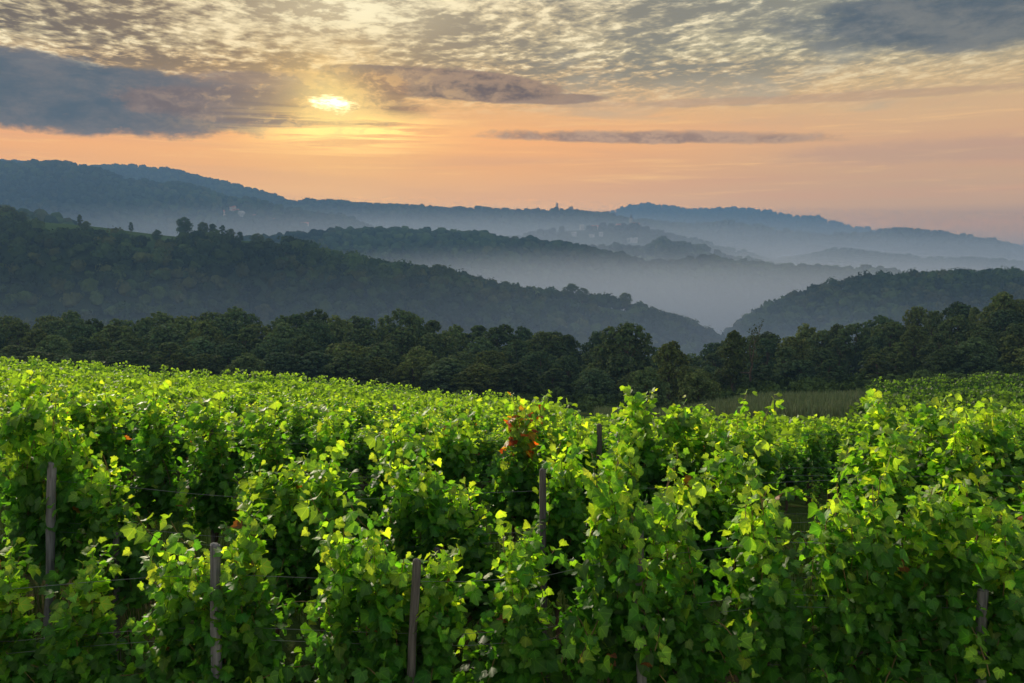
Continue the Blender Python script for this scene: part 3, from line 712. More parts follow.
# ------------------------------------------------------------------ village
def house(h, px, py, w, dpt, ht, rz, label, wall='render', roofm='roof'):
    p = h.hit(px, py); e = empty('house', (p[0], p[1], p[2] + 3.0), rz, 0.8); tag(e, label, 'house')
    b = Buf(); bbox(b, -w / 2, w / 2, -dpt / 2, dpt / 2, -9, ht)
    b.add([(-w / 2, -dpt / 2, ht), (-w / 2, dpt / 2, ht), (-w / 2, 0, ht + dpt * 0.32)], [[0, 1, 2]]); b.add([(w / 2, -dpt / 2, ht), (w / 2, dpt / 2, ht), (w / 2, 0, ht + dpt * 0.32)], [[0, 2, 1]])
    link('wall', b.mesh('wall', M[wall]), e)
    b = Buf(); o_ = 0.7; rh = ht + dpt * 0.32
    for sgn in (-1, 1):
        y0, z0 = sgn * (dpt / 2 + o_), ht - o_ * 0.6
        Vv = [(-w / 2 - o_, y0, z0), (w / 2 + o_, y0, z0), (w / 2 + o_, 0, rh + .05), (-w / 2 - o_, 0, rh + .05)]
        Vv += [(a, b_, c_ + 0.35) for a, b_, c_ in Vv]
        b.add(Vv, [[0, 3, 2, 1], [4, 5, 6, 7], [0, 1, 5, 4], [1, 2, 6, 5], [2, 3, 7, 6], [3, 0, 4, 7]])
    rf = link('roof', b.mesh('roof', M[roofm]), e)
    b = Buf(); bbox(b, w * .2, w * .2 + 1.1, 1.0, 2.0, ht, rh + 1.3); link('chimney', b.mesh('chimney', M['stone']), rf)
    nw = max(2, int(w / 4)); wb = Buf(); bbox(wb, -.65, .65, -.06, .06, -.8, .8); wm = wb.mesh('window', M['pane'])
    for i in range(nw):
        for zz in ([ht * .25, ht * .68] if ht > 6 else [ht * .5]):
            link('window', wm, e, (-w / 2 + (i + .5) * w / nw, -dpt / 2 - .04, zz))
hm, hv = H['mountain'], H['village']
house(hm, 227, 215.5, 20, 14, 7, 0.3, 'red-roofed house, farthest left of the cluster on the mountain flank', 'cream')
house(hm, 233, 211, 16, 12, 7, -0.3, 'red-roofed house highest in the cluster on the mountain flank', 'cream')
house(hm, 236, 214, 18, 12, 6, 0.1, 'orange-roofed house in the middle of the cluster on the mountain flank')
house(hm, 241.5, 217, 15, 15, 9, 0.8, 'pale grey-white house right of the red roofs on the mountain flank', 'render', 'render')
house(hm, 258, 219.5, 30, 12, 6, 0.0, 'long low house with a faint red roof right of the cluster', 'cream')
house(hm, 276, 222.5, 20, 12, 6, -0.2, 'small pinkish-roofed house farther down to the right of the long low house', 'cream')
house(hm, 305, 227, 22, 14, 6, 0.2, 'orange-roofed house lowest on the slope, just above the wooded ridge', 'cream')
house(hv, 582, 229, 13, 12, 12, 0.2, 'tall narrow white house left in the hazy village', 'render', 'render')
house(hv, 595, 228, 24, 14, 7, 0.0, 'pinkish-roofed house in the middle of the hazy village', 'cream')
house(hv, 619, 229, 20, 15, 9, 0.4, 'reddish house left of the village church', 'cream')
house(hv, 574, 236, 16, 10, 6, -0.2, 'pale house at the left end of the lower village row', 'render', 'render')
house(hv, 592, 237, 16, 10, 6, 0.2, 'pale house in the middle of the lower village row', 'render', 'slate')
house(hv, 601, 236, 14, 10, 6, 0.0, 'pale house at the right end of the lower village row', 'render', 'render')
house(hv, 632, 242, 36, 14, 6, 0.05, 'long white shed below the village church', 'render', 'render')
house(hv, 652, 243, 16, 12, 6, 0.3, 'pale house right of the long white shed', 'render', 'slate')
def church(h, px, py, tw, th_, spire, nave, label):
    p = h.hit(px, py); e = empty('church', (p[0], p[1], p[2] + 3.0), 0.3); tag(e, label, 'church')
    b = Buf(); bbox(b, -tw / 2, tw / 2, -tw / 2, tw / 2, -8, th_); bbox(b, -tw / 2 - .4, tw / 2 + .4, -tw / 2 - .4, tw / 2 + .4, th_ + .003, th_ + .8)
    t = link('tower', b.mesh('tower', M['stone']), e)
    b = Buf(); s_ = tw / 2 + .2; z0 = th_ + .81
    b.add([(-s_, -s_, z0), (s_, -s_, z0), (s_, s_, z0), (-s_, s_, z0), (0, 0, z0 + spire)], [[0, 3, 2, 1]]); b.add([(-s_, -s_, z0), (s_, -s_, z0), (s_, s_, z0), (-s_, s_, z0), (0, 0, z0 + spire)], [[0, 1, 4], [1, 2, 4], [2, 3, 4], [3, 0, 4]])
    link('spire', b.mesh('spire', M['slate']), t)
    b = Buf(); bbox(b, -.7, .7, -.08, .08, -1.4, 1.4); wm = b.mesh('belfry_opening', M['slate'])
    link('belfry_opening', wm, t, (0, -tw / 2 - .06, th_ * .82))
    if nave:
        b = Buf(); bbox(b, tw / 2 + .02, tw / 2 + nave, -5, 5, -8, 9); link('nave', b.mesh('nave', M['cream']), e)
        b = Buf(); x0, x1 = tw / 2 - .0, tw / 2 + nave + .6
        b.add([(x0 + .03, -5.8, 8.7), (x1, -5.8, 8.7), (x1, 0, 13.4), (x0 + .03, 0, 13.4), (x0 + .03, 5.8, 8.7), (x1, 5.8, 8.7)], [[0, 1, 2, 3], [3, 2, 5, 4]])
        b.add([(x0 + .03, -5.8, 8.7), (x0 + .03, 5.8, 8.7), (x0 + .03, 0, 13.4)], [[0, 1, 2]]); b.add([(x1, -5.8, 8.7), (x1, 5.8, 8.7), (x1, 0, 13.4)], [[0, 2, 1]])
        link('roof', b.mesh('roof', M['roof']), e)
church(H['church'], 557, 211, 6.5, 22, 8, 0, 'lone stone church tower with a small spire on the long dark skyline')
church(H['village'], 631, 228, 6.5, 24, 13, 20, 'church with a tall pointed spire among the village houses')
p = H['church'].hit(571, 211); e = empty('hilltop_building', (p[0], p[1], p[2] + 6)); tag(e, 'blocky dark building right of the church tower on the long ridge', 'building')
b = Buf(); bbox(b, -7, 7, -6, 6, -8, 14); bbox(b, -10, -7.01, -5, 5, -8, 10); link('wall', b.mesh('wall', M['stone']), e)
b = Buf(); bbox(b, -7.5, 7.5, -6.5, 6.5, 14.003, 14.8); bbox(b, 2, 5, -2, 2, 14.803, 17.5); link('roof', b.mesh('roof', M['slate']), e)

# ------------------------------------------------------------------ grape vines
def leaf_template(cup=0.25, fold=0.22, bend=0.25):
    right_ = [(.10, -.16), (.33, -.20), (.52, -.07), (.53, .11), (.66, .30), (.60, .44), (.46, .50), (.40, .69), (.20, .82)]
    o = [(0, -.02)] + right_ + [(0, .96)] + [(-x, y) for x, y in right_[::-1]]
    o = np.array([(0, .22)] + o, float); o[:, 1] -= 0.0
    z = fold * np.abs(o[:, 0]) - cup * (o[:, 0] ** 2) * 2.2 - bend * np.maximum(o[:, 1] - .1, 0) ** 2
    n = len(o) - 1
    return np.column_stack([o, z]), np.array([[0, 1 + i, 1 + (i + 1) % n] for i in range(n)])
LT = [leaf_template(.30, .20, .22), leaf_template(.10, .42, .10), leaf_template(.50, .05, .50), leaf_template(.2, -.16, .3), leaf_template(.05, .62, .35), leaf_template(-.2, .1, -.2)]
for q_, (T_q, F_q) in enumerate(LT):                    # no two leaf outlines alike: lobes of uneven length
    rq = np.random.default_rng(q_); T_q[1:, :2] *= rq.uniform(.86, 1.12, (len(T_q) - 1, 1)); T_q[1:, 2] += rq.normal(0, .035, len(T_q) - 1)
LW = np.array([1.35] + [1.05] + [.97, .88, .97, 1.0, .86, .97, 1.04, .97, .95] + [.86] + [.95, .97, 1.04, .97, .86, 1.0, .97, .88, .97])
def mini_leaf():
    V_ = np.array([(0, -.1, 0), (.5, .1, -.1), (.36, .6, -.12), (0, 1, -.2), (-.36, .6, -.12), (-.5, .1, -.1)], float)
    return V_, np.array([[0, 1, 2, 3, 4, 5]])
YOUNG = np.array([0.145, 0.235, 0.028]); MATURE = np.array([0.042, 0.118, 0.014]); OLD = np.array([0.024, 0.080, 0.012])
def vine_leaves(seed, nsh=11, red=0.0, lean=0.0, peaks=(0.0,), skirt=7):
    """shoots tied up towards one or two peaks, a leaf at each joint; tallest tip near 1.95"""
    r = np.random.default_rng(seed); LP, LD, LS, LC, sh = [], [], [], [], []
    def shoot(p, dr, ln, lev, up, tgt=None):
        q = p.copy(); d = unit(dr); pts = [q.copy()]; step = 0.036; n = max(3, int(ln / step)); side = 1 if r.random() < .5 else -1
        for i in range(n):
            f = i / n
            pull = 0 if tgt is None else (tgt + lean * (q[2] - .6) - q[0]) * 0.36
            g = up * 0.08 if f < 0.85 or up < 0 else r.uniform(-.14, .02)
            d = unit(d + r.normal(0, 0.085, 3) + np.array([pull, -q[1] * 0.12, g])); q = q + d * step; pts.append(q.copy())
            if q[2] < 0.10: break
            side = -side
            outw = np.array([r.normal(0, .65), side * (0.7 + .5 * r.random()), r.uniform(-.2, .4)])
            pet = unit(outw) * r.uniform(.04, .105); size = (0.106 * (1 - 0.45 * f ** 3.0)) * r.uniform(0.62, 1.20) * (0.85 if lev else 1)
            tipd = unit(outw * [1, 1, 0] + np.array([r.normal(0, .55), r.normal(0, .4), -0.50 + 0.35 * f + r.normal(0, .3)]))
            LP.append(q + pet); LD.append(tipd); LS.append(size); LC.append((f ** 1.5 * min(1, ln / .6), 0))
            if lev == 0 and up > 0 and r.random() < 0.15: shoot(q.copy(), unit(np.array([r.normal(0, .6), side * .8, .5])), r.uniform(.15, .34), 1, .6)
        sh.append((pts, 0.0040 * (0.6 if lev else 1)))
    for i in range(nsh):
        x = (i + .5) / nsh * .62 - .31 + r.normal(0, .03); pk = min(peaks, key=lambda a: abs(a - x)); far = abs(x - pk)
        ln = (1.26 - 1.15 * far) * r.uniform(.70, 1.04)
        shoot(np.array([x, r.normal(0, .05), .60 + r.uniform(-.08, .12)]), np.array([r.normal(0, .20), r.normal(0, .20), 1.0]), ln, 0, 1.0, pk * .6 + x * .4)
    for pk in peaks:
        for i in range(3):
            shoot(np.array([pk + r.normal(0, .05), r.normal(0, .05), .75]), np.array([r.normal(0, .1), r.normal(0, .10), 1.0]), r.uniform(1.0, 1.26), 0, 1.4, pk + r.normal(0, .05))
    for i in range(skirt):
        x = r.uniform(-.34, .34); shoot(np.array([x, r.normal(0, .1), r.uniform(.6, 1.15)]), np.array([r.normal(0, .6), r.choice([-1, 1]) * .7, .1]), r.uniform(.4, .8), 0, -0.9)
    P, D, Sz, A_ = np.array(LP), np.array(LD), np.array(LS), np.array(LC)
    k = 1.95 / P[:, 2].max(); P[:, 2] *= k
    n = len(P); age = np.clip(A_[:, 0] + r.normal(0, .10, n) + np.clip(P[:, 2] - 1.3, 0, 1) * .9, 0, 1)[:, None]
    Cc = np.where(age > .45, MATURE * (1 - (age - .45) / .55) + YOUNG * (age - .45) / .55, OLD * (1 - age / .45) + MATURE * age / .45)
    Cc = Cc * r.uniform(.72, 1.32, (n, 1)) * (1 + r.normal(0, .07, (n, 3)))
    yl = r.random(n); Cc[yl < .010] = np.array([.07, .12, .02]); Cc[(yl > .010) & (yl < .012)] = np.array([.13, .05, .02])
    if red:
        q = (r.random(n) < red) & (np.hypot(P[:, 0] - .0, P[:, 2] - 1.6) < .34); Cc[q] = np.array([.24, .05, .012]) * r.uniform(.4, 1.3, (q.sum(), 1)); q2 = q & (r.random(n) < .5); Cc[q2] = np.array([.20, .12, .02])
    return P, D, Sz, np.clip(Cc, .004, 1), sh, k, r
def foliage_mesh(seed, **kw):
    P, D, Sz, Cc, sh, k, r = vine_leaves(seed, **kw); n = len(P); b = Buf()
    Y = D; N = unit(np.column_stack([r.normal(0, .40, n), r.normal(0, .40, n) + np.sign(P[:, 1]) * .55, np.full(n, .75)])); X = unit(np.cross(Y, N)); N = np.cross(X, Y)
    w = r.integers(0, len(LT), n)
    for i, (T, TF) in enumerate(LT):
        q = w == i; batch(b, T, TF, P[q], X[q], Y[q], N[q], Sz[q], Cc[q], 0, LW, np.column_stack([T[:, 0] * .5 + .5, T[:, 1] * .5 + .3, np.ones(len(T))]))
    for pts, rad in sh:
        pts = np.array(pts); pts[:, 2] *= k
        tube(b, pts[::2] if len(pts) > 4 else pts, rad, 3, (1, 1, 1), False, 1)
    return b.mesh('foliage', [M['vine_leaf'], M['cane']], True), n
def trunk_mesh(seed):
    r = np.random.default_rng(seed); b = Buf()
    pts = np.array([(r.normal(0, .02), r.normal(0, .02), z) for z in np.linspace(-.08, .68, 8)]); pts[:, 0] += .05 * np.sin(pts[:, 2] * 5 + seed)
    tube(b, pts, np.linspace(.030, .018, 8) * r.uniform(.9, 1.15, 8), 7)
    for s_ in (-1, 1):
        c_ = [pts[-1], pts[-1] + [s_ * .10, 0, .05], [s_ * .2, 0, .70 + r.normal(0, .02)], [s_ * .31, 0, .69 + r.normal(0, .02)]]
        tube(b, c_, [.016, .014, .011, .007], 5)
    return b.mesh('trunk', M['bark'], True)
VAR = []
for i in range(12):
    pk = [(0.0,), (-.14, .17), (0.05,), (0.0,), (.16, -.12), (-.05,)][i % 6]
    fm, n_ = foliage_mesh(100 + i, nsh=11 + i % 3, lean=[0, .08, -.10, .05][i % 4], peaks=pk)
    VAR.append((fm, trunk_mesh(200 + i)))
REDV = (foliage_mesh(150, nsh=12, red=.28)[0], trunk_mesh(250))
print('leaves per vine', n_)
ROWD = 1.85; PLX = 0.60
ROT = R(0.0)
num = ['first', 'second', 'third', 'fourth', 'fifth', 'sixth', 'seventh', 'eighth', 'ninth', 'tenth', 'eleventh', 'twelfth', 'thirteenth', 'fourteenth', 'fifteenth', 'sixteenth', 'seventeenth', 'eighteenth', 'nineteenth', 'twentieth']
rowname = ['front', 'second', 'third', 'fourth', 'fifth', 'sixth', 'seventh', 'eighth', 'ninth', 'tenth', 'eleventh', 'twelfth', 'thirteenth', 'fourteenth', 'fifteenth', 'sixteenth']
def topy(x, y): return float(ground_z(x, y))
# height reached by the vines of the first three rows (bearing as image x, tip as image y at the row's own distance)
tips_ = [[(-60, 560), (0, 555), (40, 572), (75, 555), (115, 532), (145, 512), (185, 524), (215, 512), (250, 520), (290, 505), (322, 466), (345, 492), (368, 520), (390, 556), (410, 552), (432, 526), (460, 534), (496, 524), (523, 528), (545, 545), (569, 518), (590, 490), (606, 442), (622, 484), (650, 505), (675, 500), (698, 467), (717, 465), (740, 482), (772, 478), (802, 440), (825, 466), (850, 460), (870, 462), (889, 440), (905, 466), (928, 489), (964, 489), (1001, 500), (1024, 508), (1090, 500)],
         [(-60, 420), (0, 412), (37, 398), (60, 410), (85, 446), (117, 450), (130, 424), (156, 424), (178, 443), (215, 450), (244, 448), (273, 462), (300, 480), (340, 440), (375, 440), (413, 424), (441, 410), (460, 458), (491, 492), (523, 468), (555, 438), (569, 415), (590, 432), (633, 426), (661, 438), (690, 450), (710, 464), (750, 448), (772, 402), (790, 424), (831, 446), (854, 402), (877, 416), (909, 430), (941, 424), (978, 406), (996, 420), (1010, 450), (1090, 430)],
         [(-60, 372), (15, 368), (40, 380), (73, 376), (110, 388), (150, 392), (234, 402), (312, 408), (349, 411), (386, 414), (432, 396), (455, 397), (514, 392), (530, 394), (555, 400), (585, 410), (600, 408), (629, 384), (652, 396), (698, 397), (740, 386), (758, 395), (808, 388), (840, 380), (863, 397), (891, 393), (923, 397), (964, 397), (1010, 397), (1090, 397)]]
placed = []; side_v = []
for row in range(14):
    y = 6.5 + ROWD * row + (7.6 if row > 2 else 0)
    PLX = (.56, .60, .62)[row] if row < 3 else .64
    n0 = int(math.ceil(0.62 * y / PLX)) + 1; idx = 0
    for i in range(-n0, n0 + 1):
        x = (i + .5 * (row % 2) * .9) * PLX + random.uniform(-.10, .10); px = 512 + FPX * x / y
        inside = -45 < px < 1069
        z = topy(x, y)
        if row < 3:
            ty_ = float(np.interp(px, [a for a, _ in tips_[row]], [b_ for _, b_ in tips_[row]])) + random.uniform(-5, 9)
            s = min(1.42, max(.68, 1.03 * (-(ty_ - HORIZON) / FPX * y - z) / 1.95))
        else: s = random.uniform(.66, 1.0)
        k = random.randrange(12); rz = random.choice((0, math.pi)) + random.uniform(-.1, .1)
        if row in (1, 2, 3) and random.random() < .03: continue
        if not inside or (row >= 6 and px > 560) or len(placed) >= 262:
            side_v.append((x, y, z, rz, s, k)); continue
        placed.append((row, x, y, z, rz, s, k, px))
byrow = {}
for q in placed: byrow.setdefault(q[0], []).append(q)
for row, L in byrow.items():
    L.sort(key=lambda q: q[7])
    for idx, (row_, x, y, z, rz, s, k, px) in enumerate(L):
        redv = row == 2 and abs(px - 508) < 31
        if redv: lb = 'grape vine with bright red autumn leaves in the third row'
        elif row < 4:
            look = 'tall' if s > 1.08 else 'low' if s < .92 else 'leafy green'
            lb = f'{look} grape vine, {num[min(idx, 19)]} from the left in the {rowname[row]} row'
        else:
            part = 'left third' if px < 340 else 'middle' if px < 680 else 'right third'
            lb = f'green grape vine of the {rowname[row]} row, in the {part} of the picture'
        e = empty('grape_vine', (x, y, z), rz, ((.86, .88, .92)[row_] if row_ < 3 else 1.0, 1.0, s)); tag(e, lb, 'grape vine', 'grape vines of the vineyard rows')
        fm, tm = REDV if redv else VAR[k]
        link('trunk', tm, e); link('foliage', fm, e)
print('vines', len(placed), 'side', len(side_v))

# the rest of the rows: low-detail leaves, one object
T6, F6 = mini_leaf()
def far_vines(pos, name, label, per, leaf, seed, spread=.55, tone=1.0):
    r = np.random.default_rng(seed); n = len(pos); pos = np.asarray(pos, float); b = Buf()
    P = np.repeat(pos[:, :3], per, 0); N_ = n * per; s = np.repeat(pos[:, 3], per)
    h = r.beta(1.6, 1.1, N_); x = r.uniform(-spread, spread, N_); env = .30 * (1 - .5 * h)
    bump_ = np.repeat(r.uniform(-.12, .12, n), per)
    P = P + np.column_stack([x, r.normal(0, 1, N_) * env * .75, (.30 + h * 1.62) * s + bump_ * h])
    d = unit(r.normal(size=(N_, 3)) + [0, 0, -.3]); Nn = unit(r.normal(0, .6, (N_, 3)) + [0, -.1, .9]); X = unit(np.cross(d, Nn)); Nn = np.cross(X, d)
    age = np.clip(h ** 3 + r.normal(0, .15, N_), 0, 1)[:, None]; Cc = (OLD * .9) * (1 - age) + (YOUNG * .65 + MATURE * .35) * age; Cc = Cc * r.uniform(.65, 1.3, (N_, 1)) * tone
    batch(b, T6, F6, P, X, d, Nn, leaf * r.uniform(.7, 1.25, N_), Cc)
    o = link(name, b.mesh(name, M['vine_leaf'])); tag(o, label, 'vines', kind='stuff'); return o
# beside the frame: full vines of the front rows, joined
def joined(items, name, label):
    b = Buf(); cache = {}
    for x, y, z, rz, s, k in items:
        if k not in cache:
            out_ = []
            for me in VAR[k]:
                v = np.empty(len(me.vertices) * 3, np.float32); me.vertices.foreach_get('co', v); c_ = np.empty(len(me.vertices) * 4, np.float32); me.color_attributes['tint'].data.foreach_get('color', c_)
                lt = np.empty(len(me.polygons), np.int32); me.polygons.foreach_get('loop_total', lt); ls = np.empty(len(me.polygons), np.int32); me.polygons.foreach_get('loop_start', ls)
                li = np.empty(len(me.loops), np.int32); me.loops.foreach_get('vertex_index', li); mi = np.empty(len(me.polygons), np.int32); me.polygons.foreach_get('material_index', mi)
                out_.append((v.reshape(-1, 3), c_.reshape(-1, 4)[:, :3], lt, ls, li, mi))
            cache[k] = out_
        v, c_, lt, ls, li, mi = cache[k][0]; tri = lt == 3; F_ = np.stack([li[ls[tri]], li[ls[tri] + 1], li[ls[tri] + 2]], 1)
        ca, sa_ = math.cos(rz), math.sin(rz); W = v * [1, 1, s]; W = np.column_stack([W[:, 0] * ca - W[:, 1] * sa_ + x, W[:, 0] * sa_ + W[:, 1] * ca + y, W[:, 2] + z])
        b.add(W, F_, c_)
    o = link(name, b.mesh(name, M['vine_leaf'], True)); tag(o, label, 'vines', kind='stuff')
near_side = [q for q in side_v if q[1] < 14]
joined(near_side, 'vineyard_rows', 'ends of the nearest vine rows running on beside the picture')
far_side = [(q[0], q[1], q[2], q[4]) for q in side_v if q[1] >= 14]
mid_rows, far_rows, right_rows = list(far_side), [], []
y = 6.5 + ROWD * 14 + 7.6
while y < 116:
    gap = 97 < y < 106
    if not gap:
        w = 0.64 * y; x = -w
        while x < w:
            u = x / y
            inpoly = u < 0.06 + 0.0008 * (40 - y) or (u > 0.34 - (y - 70) * .0012 and y < 122) or (y < 24 and u > .2) or y < 34
            reeds = (0.10 < u < 0.36) and 60 < y
            if inpoly and not reeds:
                it = (x + random.uniform(-.1, .1), y, topy(x, y), random.uniform(.62, 1.05) * (1.45 if y > 106 else 1.0))
                if random.random() < .12: x += .92; continue
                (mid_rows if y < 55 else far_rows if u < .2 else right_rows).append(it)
            x += 0.92 if y < 55 else 1.2
    y += 2.3 if y < 40 else 2.9
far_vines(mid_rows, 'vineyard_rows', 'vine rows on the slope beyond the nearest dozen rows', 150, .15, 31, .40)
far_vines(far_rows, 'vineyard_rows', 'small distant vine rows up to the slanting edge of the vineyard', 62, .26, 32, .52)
if right_rows: far_vines(right_rows, 'vineyard_rows', 'distant vine rows at the right, beyond the reeds', 70, .26, 33, .6, np.array([.42, .48, .8]))  # darker tone puts the cloud shade over this field into the leaf colour
print('mid', len(mid_rows), 'far', len(far_rows), 'right', len(right_rows))

# ------------------------------------------------------------------ posts, stakes and wires
def post_mesh(h, r_, seed, m):
    r = np.random.default_rng(seed); b = Buf(); n = 9
    pts = np.array([(r.normal(0, .004), r.normal(0, .004), z) for z in np.linspace(-.4, h, n)])
    tube(b, pts, r_ * r.uniform(.92, 1.08, n), 9); 
    pts2 = [pts[-1], pts[-1] + [0.003, 0, .012]]; tube(b, pts2, [r_ * .98, r_ * .55], 9)
    return b.mesh('vineyard_post', M[m], False)
PM = [post_mesh(1.75, .033, 1, 'post'), post_mesh(1.75, .028, 2, 'stake'), post_mesh(1.9, .036, 3, 'post')]
def post(px, row, ytop, k, tilt, label, dy=-0.10, ty=0.0):
    y = 6.5 + ROWD * row + dy + (7.6 if row > 2 else 0); x = (px - 512) / FPX * y; z = topy(x, y)
    ztop = ray(px, ytop)[2] / ray(px, ytop)[1] * y
    o = link('vineyard_post', PM[k], None, (x, y, z)); L = ztop - z; o.scale = (1, 1, L / (1.9 if k == 2 else 1.75))
    o.rotation_euler = (ty, tilt, 0); tag(o, label, 'post', 'posts and stakes of the vine rows')
post(207, 0, 545, 0, 0.01, 'grey weathered post in the front row, left of the middle', -.19)
post(399, 0, 560, 1, 0.06, 'dark post at the bottom of the picture in the front row', -.18)
post(649, 0, 531, 0, -0.03, 'grey post top poking out of the front row right of the middle', -.17)
post(996, 0, 590, 2, -0.02, 'bluish grey post low at the right in the front row', -.12)
post(36, 1, 463, 2, 0.05, 'tall pale grey post leaning in the second row at the left', -.24)
post(106, 1, 533, 1, 0.02, 'thin dark stake between the two grey posts at the left', -.15)
post(430, 1, 548, 1, 0.04, 'dark stake behind the front row near the middle', -.25)
post(545, 1, 470, 1, -0.01, 'dark stake in the second row right of the middle', -.22)
post(960, 1, 520, 0, -0.03, 'grey post half hidden in the second row at the right', -.1)
post(600, 2, 425, 1, 0.0, 'dark stake in the third row right of the middle', .0)
post(392, 4, 405, 0, 0.02, 'pale post top showing among the fifth row', -.1)
post(208, 2, 428, 1, 0.01, 'dark stake in the third row at the left', .0)
def wire(row, h, label, dy=-.06):
    y = 6.5 + ROWD * row + dy; xs = np.arange(-.75 * y, .75 * y, .5); b = Buf()
    pts = [(x, y, topy(x, y) + h + .02 * math.sin(x * 1.9 + row)) for x in xs]
    tube(b, pts, .0014, 4, (1, 1, 1), False)
    o = link('trellis_wire', b.mesh('trellis_wire', M['wire'])); tag(o, label, 'wire', 'trellis wires of the vine rows')
for row in range(3):
    for h_, nm in ((.70, 'lowest'), (1.12, 'middle'), (1.20, 'upper'), (1.55, 'topmost')):
        wire(row, h_, f'thin steel wire, {nm} one of the {rowname[row]} vine row', -.10 if h_ > 1 else -.03)

# ------------------------------------------------------------------ grass, weeds and reeds
def blades(name, label, X, Y, h, w, c0, c1, cat, seed, seg=2, lean=.35):
    r = np.random.default_rng(seed); n = len(X); Z = ground_z(X, Y) - .03
    T = np.array([(-.5, 0, 0), (.5, 0, 0), (.36, .12, .55), (-.36, .12, .55), (0, .45, 1.0)], float)
    th = r.uniform(0, 6.28, n); hh = h * r.uniform(.5, 1.3, n); ln = r.uniform(0, lean, n) * 2
    Xa = np.stack([np.cos(th), np.sin(th), 0 * th], 1) * (w / hh)[:, None] * r.uniform(.6, 1.4, (n, 1)); Ya = np.stack([-np.sin(th), np.cos(th), 0 * th], 1) * ln[:, None]; Za = np.tile([0, 0, 1.0], (n, 1))
    f = r.random((n, 1)); C = (np.array(c0) * (1 - f) + np.array(c1) * f) * r.uniform(.8, 1.2, (n, 1))
    b = Buf(); P = np.stack([X, Y, Z], 1); batch(b, T, np.array([[0, 1, 2, 3]]), P, Xa, Ya, Za, hh, C); batch(b, T, np.array([[3, 2, 4]]), P, Xa, Ya, Za, hh, C)
    o = link(name, b.mesh(name, M['wood_leaf'])); tag(o, label, cat, kind='stuff')
n = 60000; yy = rng.uniform(3.5, 17, n); xx = rng.uniform(-.68, .68, n) * (yy + 1)
ok = vnoise(xx, yy, .5, 3) > .35; blades('grass', 'rough grass and weeds on the ground between the vine rows', xx[ok], yy[ok], .30, .012, (.022, .055, .010), (.055, .095, .02), 'grass', 5)
n = 26000; yy = rng.uniform(62, 122, n); xx = rng.uniform(.085, .37, n) * yy
ok = (vnoise(xx, yy, 5, 2) > .25); blades('reeds', 'pale green reeds and tall weeds between vineyard and woodland', xx[ok], yy[ok], 1.5, .20, (.085, .125, .055), (.13, .15, .08), 'reeds', 6)
n = 2600; yy = rng.uniform(124, 250, n); xx = rng.uniform(-.6, .6, n) * yy
P = np.stack([xx, yy, ground_z(xx, yy) + .7], 1); rr = rng.uniform(1.2, 2.6, n) * (yy / 180); b = Buf(); wh = rng.integers(0, 4, n)
th = rng.uniform(0, 6.28, n); XA = np.stack([np.cos(th), np.sin(th), 0 * th], 1); YA = np.stack([-np.sin(th), np.cos(th), 0 * th], 1); ZA = np.tile([0, 0, 1.0], (n, 1))
C = np.array((.045, .072, .022)) * rng.uniform(.6, 1.4, (n, 1))
for k in range(4):
    T, TF = clump_template(70 + k, 90, 0.34); q = wh == k; batch(b, T, TF, P[q], XA[q], YA[q], ZA[q], rr[q], C[q])
o = link('undergrowth', b.mesh('undergrowth', M['wood_leaf'])); tag(o, 'bushes and brambles along the foot of the woodland', 'undergrowth', kind='stuff')
# the pinkish farm track
b = Buf(); tx = np.linspace(0.02, 0.14, 30); ty = 100 + 0 * tx
L_ = np.array([(u * yv, yv, float(ground_z(u * yv, yv)) + .06) for u in tx for yv in (112.0, 117.5)])
b.add(L_, [[2 * i, 2 * i + 2, 2 * i + 3, 2 * i + 1] for i in range(len(tx) - 1)])
m, nt = mat('track_dirt'); n_ = noise(wpos(nt), 1.2, 5, .6); out(nt, principled(nt, mix(n_, (.34, .22, .18), (.24, .17, .13)), .95, .1)); M['track'] = m
o = link('path', b.mesh('path', M['track'])); tag(o, 'short stretch of pinkish farm track below the woodland', 'path', kind='structure')

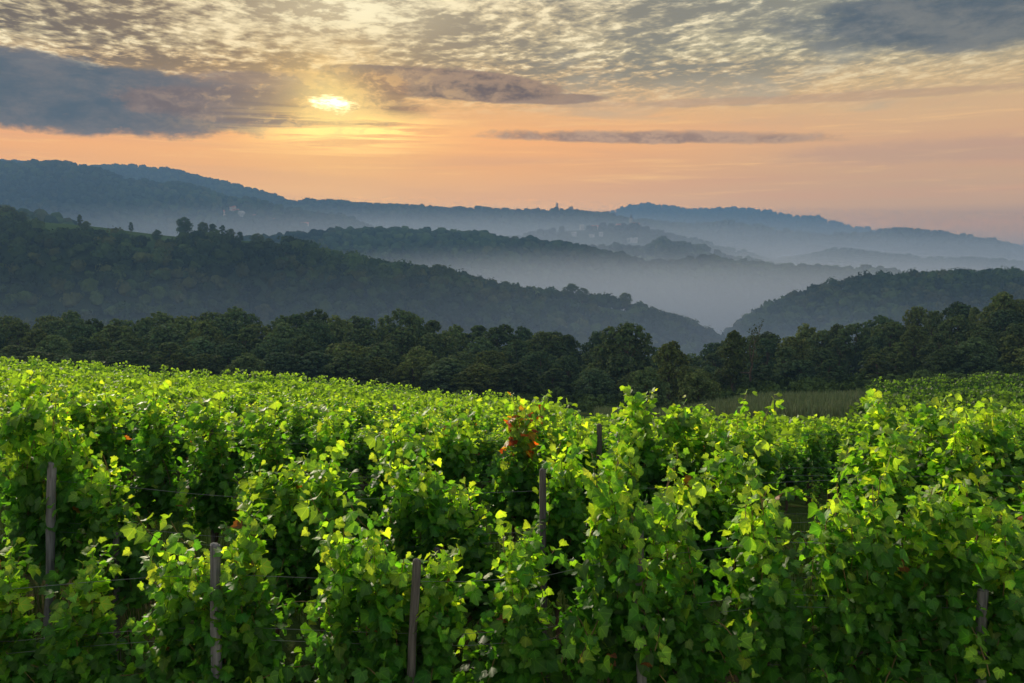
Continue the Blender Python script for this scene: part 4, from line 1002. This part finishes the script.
# ------------------------------------------------------------------ air: even haze over everything, mist banks in the valleys
def volmat(name, colr, dens, aniso):
    m, nt = mat(name); v = nt.nodes.new('ShaderNodeVolumePrincipled'); v.inputs['Color'].default_value = (*colr, 1); v.inputs['Density'].default_value = dens; v.inputs['Anisotropy'].default_value = aniso
    o = nt.nodes.new('ShaderNodeOutputMaterial'); nt.links.new(v.outputs[0], o.inputs['Volume']); m.cycles.homogeneous_volume = True if hasattr(m.cycles, 'homogeneous_volume') else False
    return m
b = Buf(); bbox(b, -6600, 6600, -30, 7400, -116, HAZE_TOP)
o = link('haze', b.mesh('haze', volmat('haze_air', HAZE_C, HAZE_D, 0.1))); tag(o, 'thin blue morning haze filling the whole valley', 'haze', kind='stuff')
def mist(x, y, z, rx, ry, rz_, dens, label, tilt=0.0, MC=(0.68, 0.77, 0.92)):
    """a bank of mist: a flat lens whose air thins out smoothly from its middle to nothing at its edge"""
    T, F_ = ico(3); b = Buf(); b.add(T, F_)
    m, nt = mat('mist_air'); v = nt.nodes.new('ShaderNodeVolumePrincipled'); v.inputs['Color'].default_value = (*MC, 1); v.inputs['Anisotropy'].default_value = 0.1
    tcn = nt.nodes.new('ShaderNodeTexCoord'); ln_ = nt.nodes.new('ShaderNodeVectorMath'); ln_.operation = 'LENGTH'; nt.links.new(tcn.outputs['Object'], ln_.inputs[0])
    q = S.m('MAXIMUM', 1.0 - S.m('POWER', S(ln_.outputs['Value']), 2.0), 0.0)
    dn = S.m('POWER', q, 1.6) * dens
    nt.links.new(dn.v, v.inputs['Density']); o_ = nt.nodes.new('ShaderNodeOutputMaterial'); nt.links.new(v.outputs[0], o_.inputs['Volume'])
    o = link('mist', b.mesh('mist', m, True)); o.location = (x, y, z); o.scale = (rx, ry, rz_); o.rotation_euler = (0, 0, tilt); tag(o, label, 'mist', kind='stuff')
MC = (0.66, 0.76, 0.92)
mist(130, 1270, -125, 1150, 430, 165, 8.5e-3, 'pale mist bank filling the valley behind the left hill')
mist(-450, 2080, -40, 1900, 400, 190, 3.6e-3, 'mist bank between the middle ridge and the mountain')
mist(1000, 2300, -80, 1700, 600, 135, 2.6e-3, 'mist bank in the right-hand valley behind the middle ridge')
mist(0, 2900, 20, 2800, 400, 165, 2.3e-3, 'mist lying below the church ridge')
mist(1500, 3200, 10, 1500, 330, 112, 2.8e-3, 'bright low mist behind the farthest low ridge at the right')
mist(-20, 600, -118, 900, 300, 130, 2.2e-3, 'thin mist at the foot of the left and right hills', 0.0, (0.50, 0.66, 0.94))
print('objects', len(bpy.data.objects))
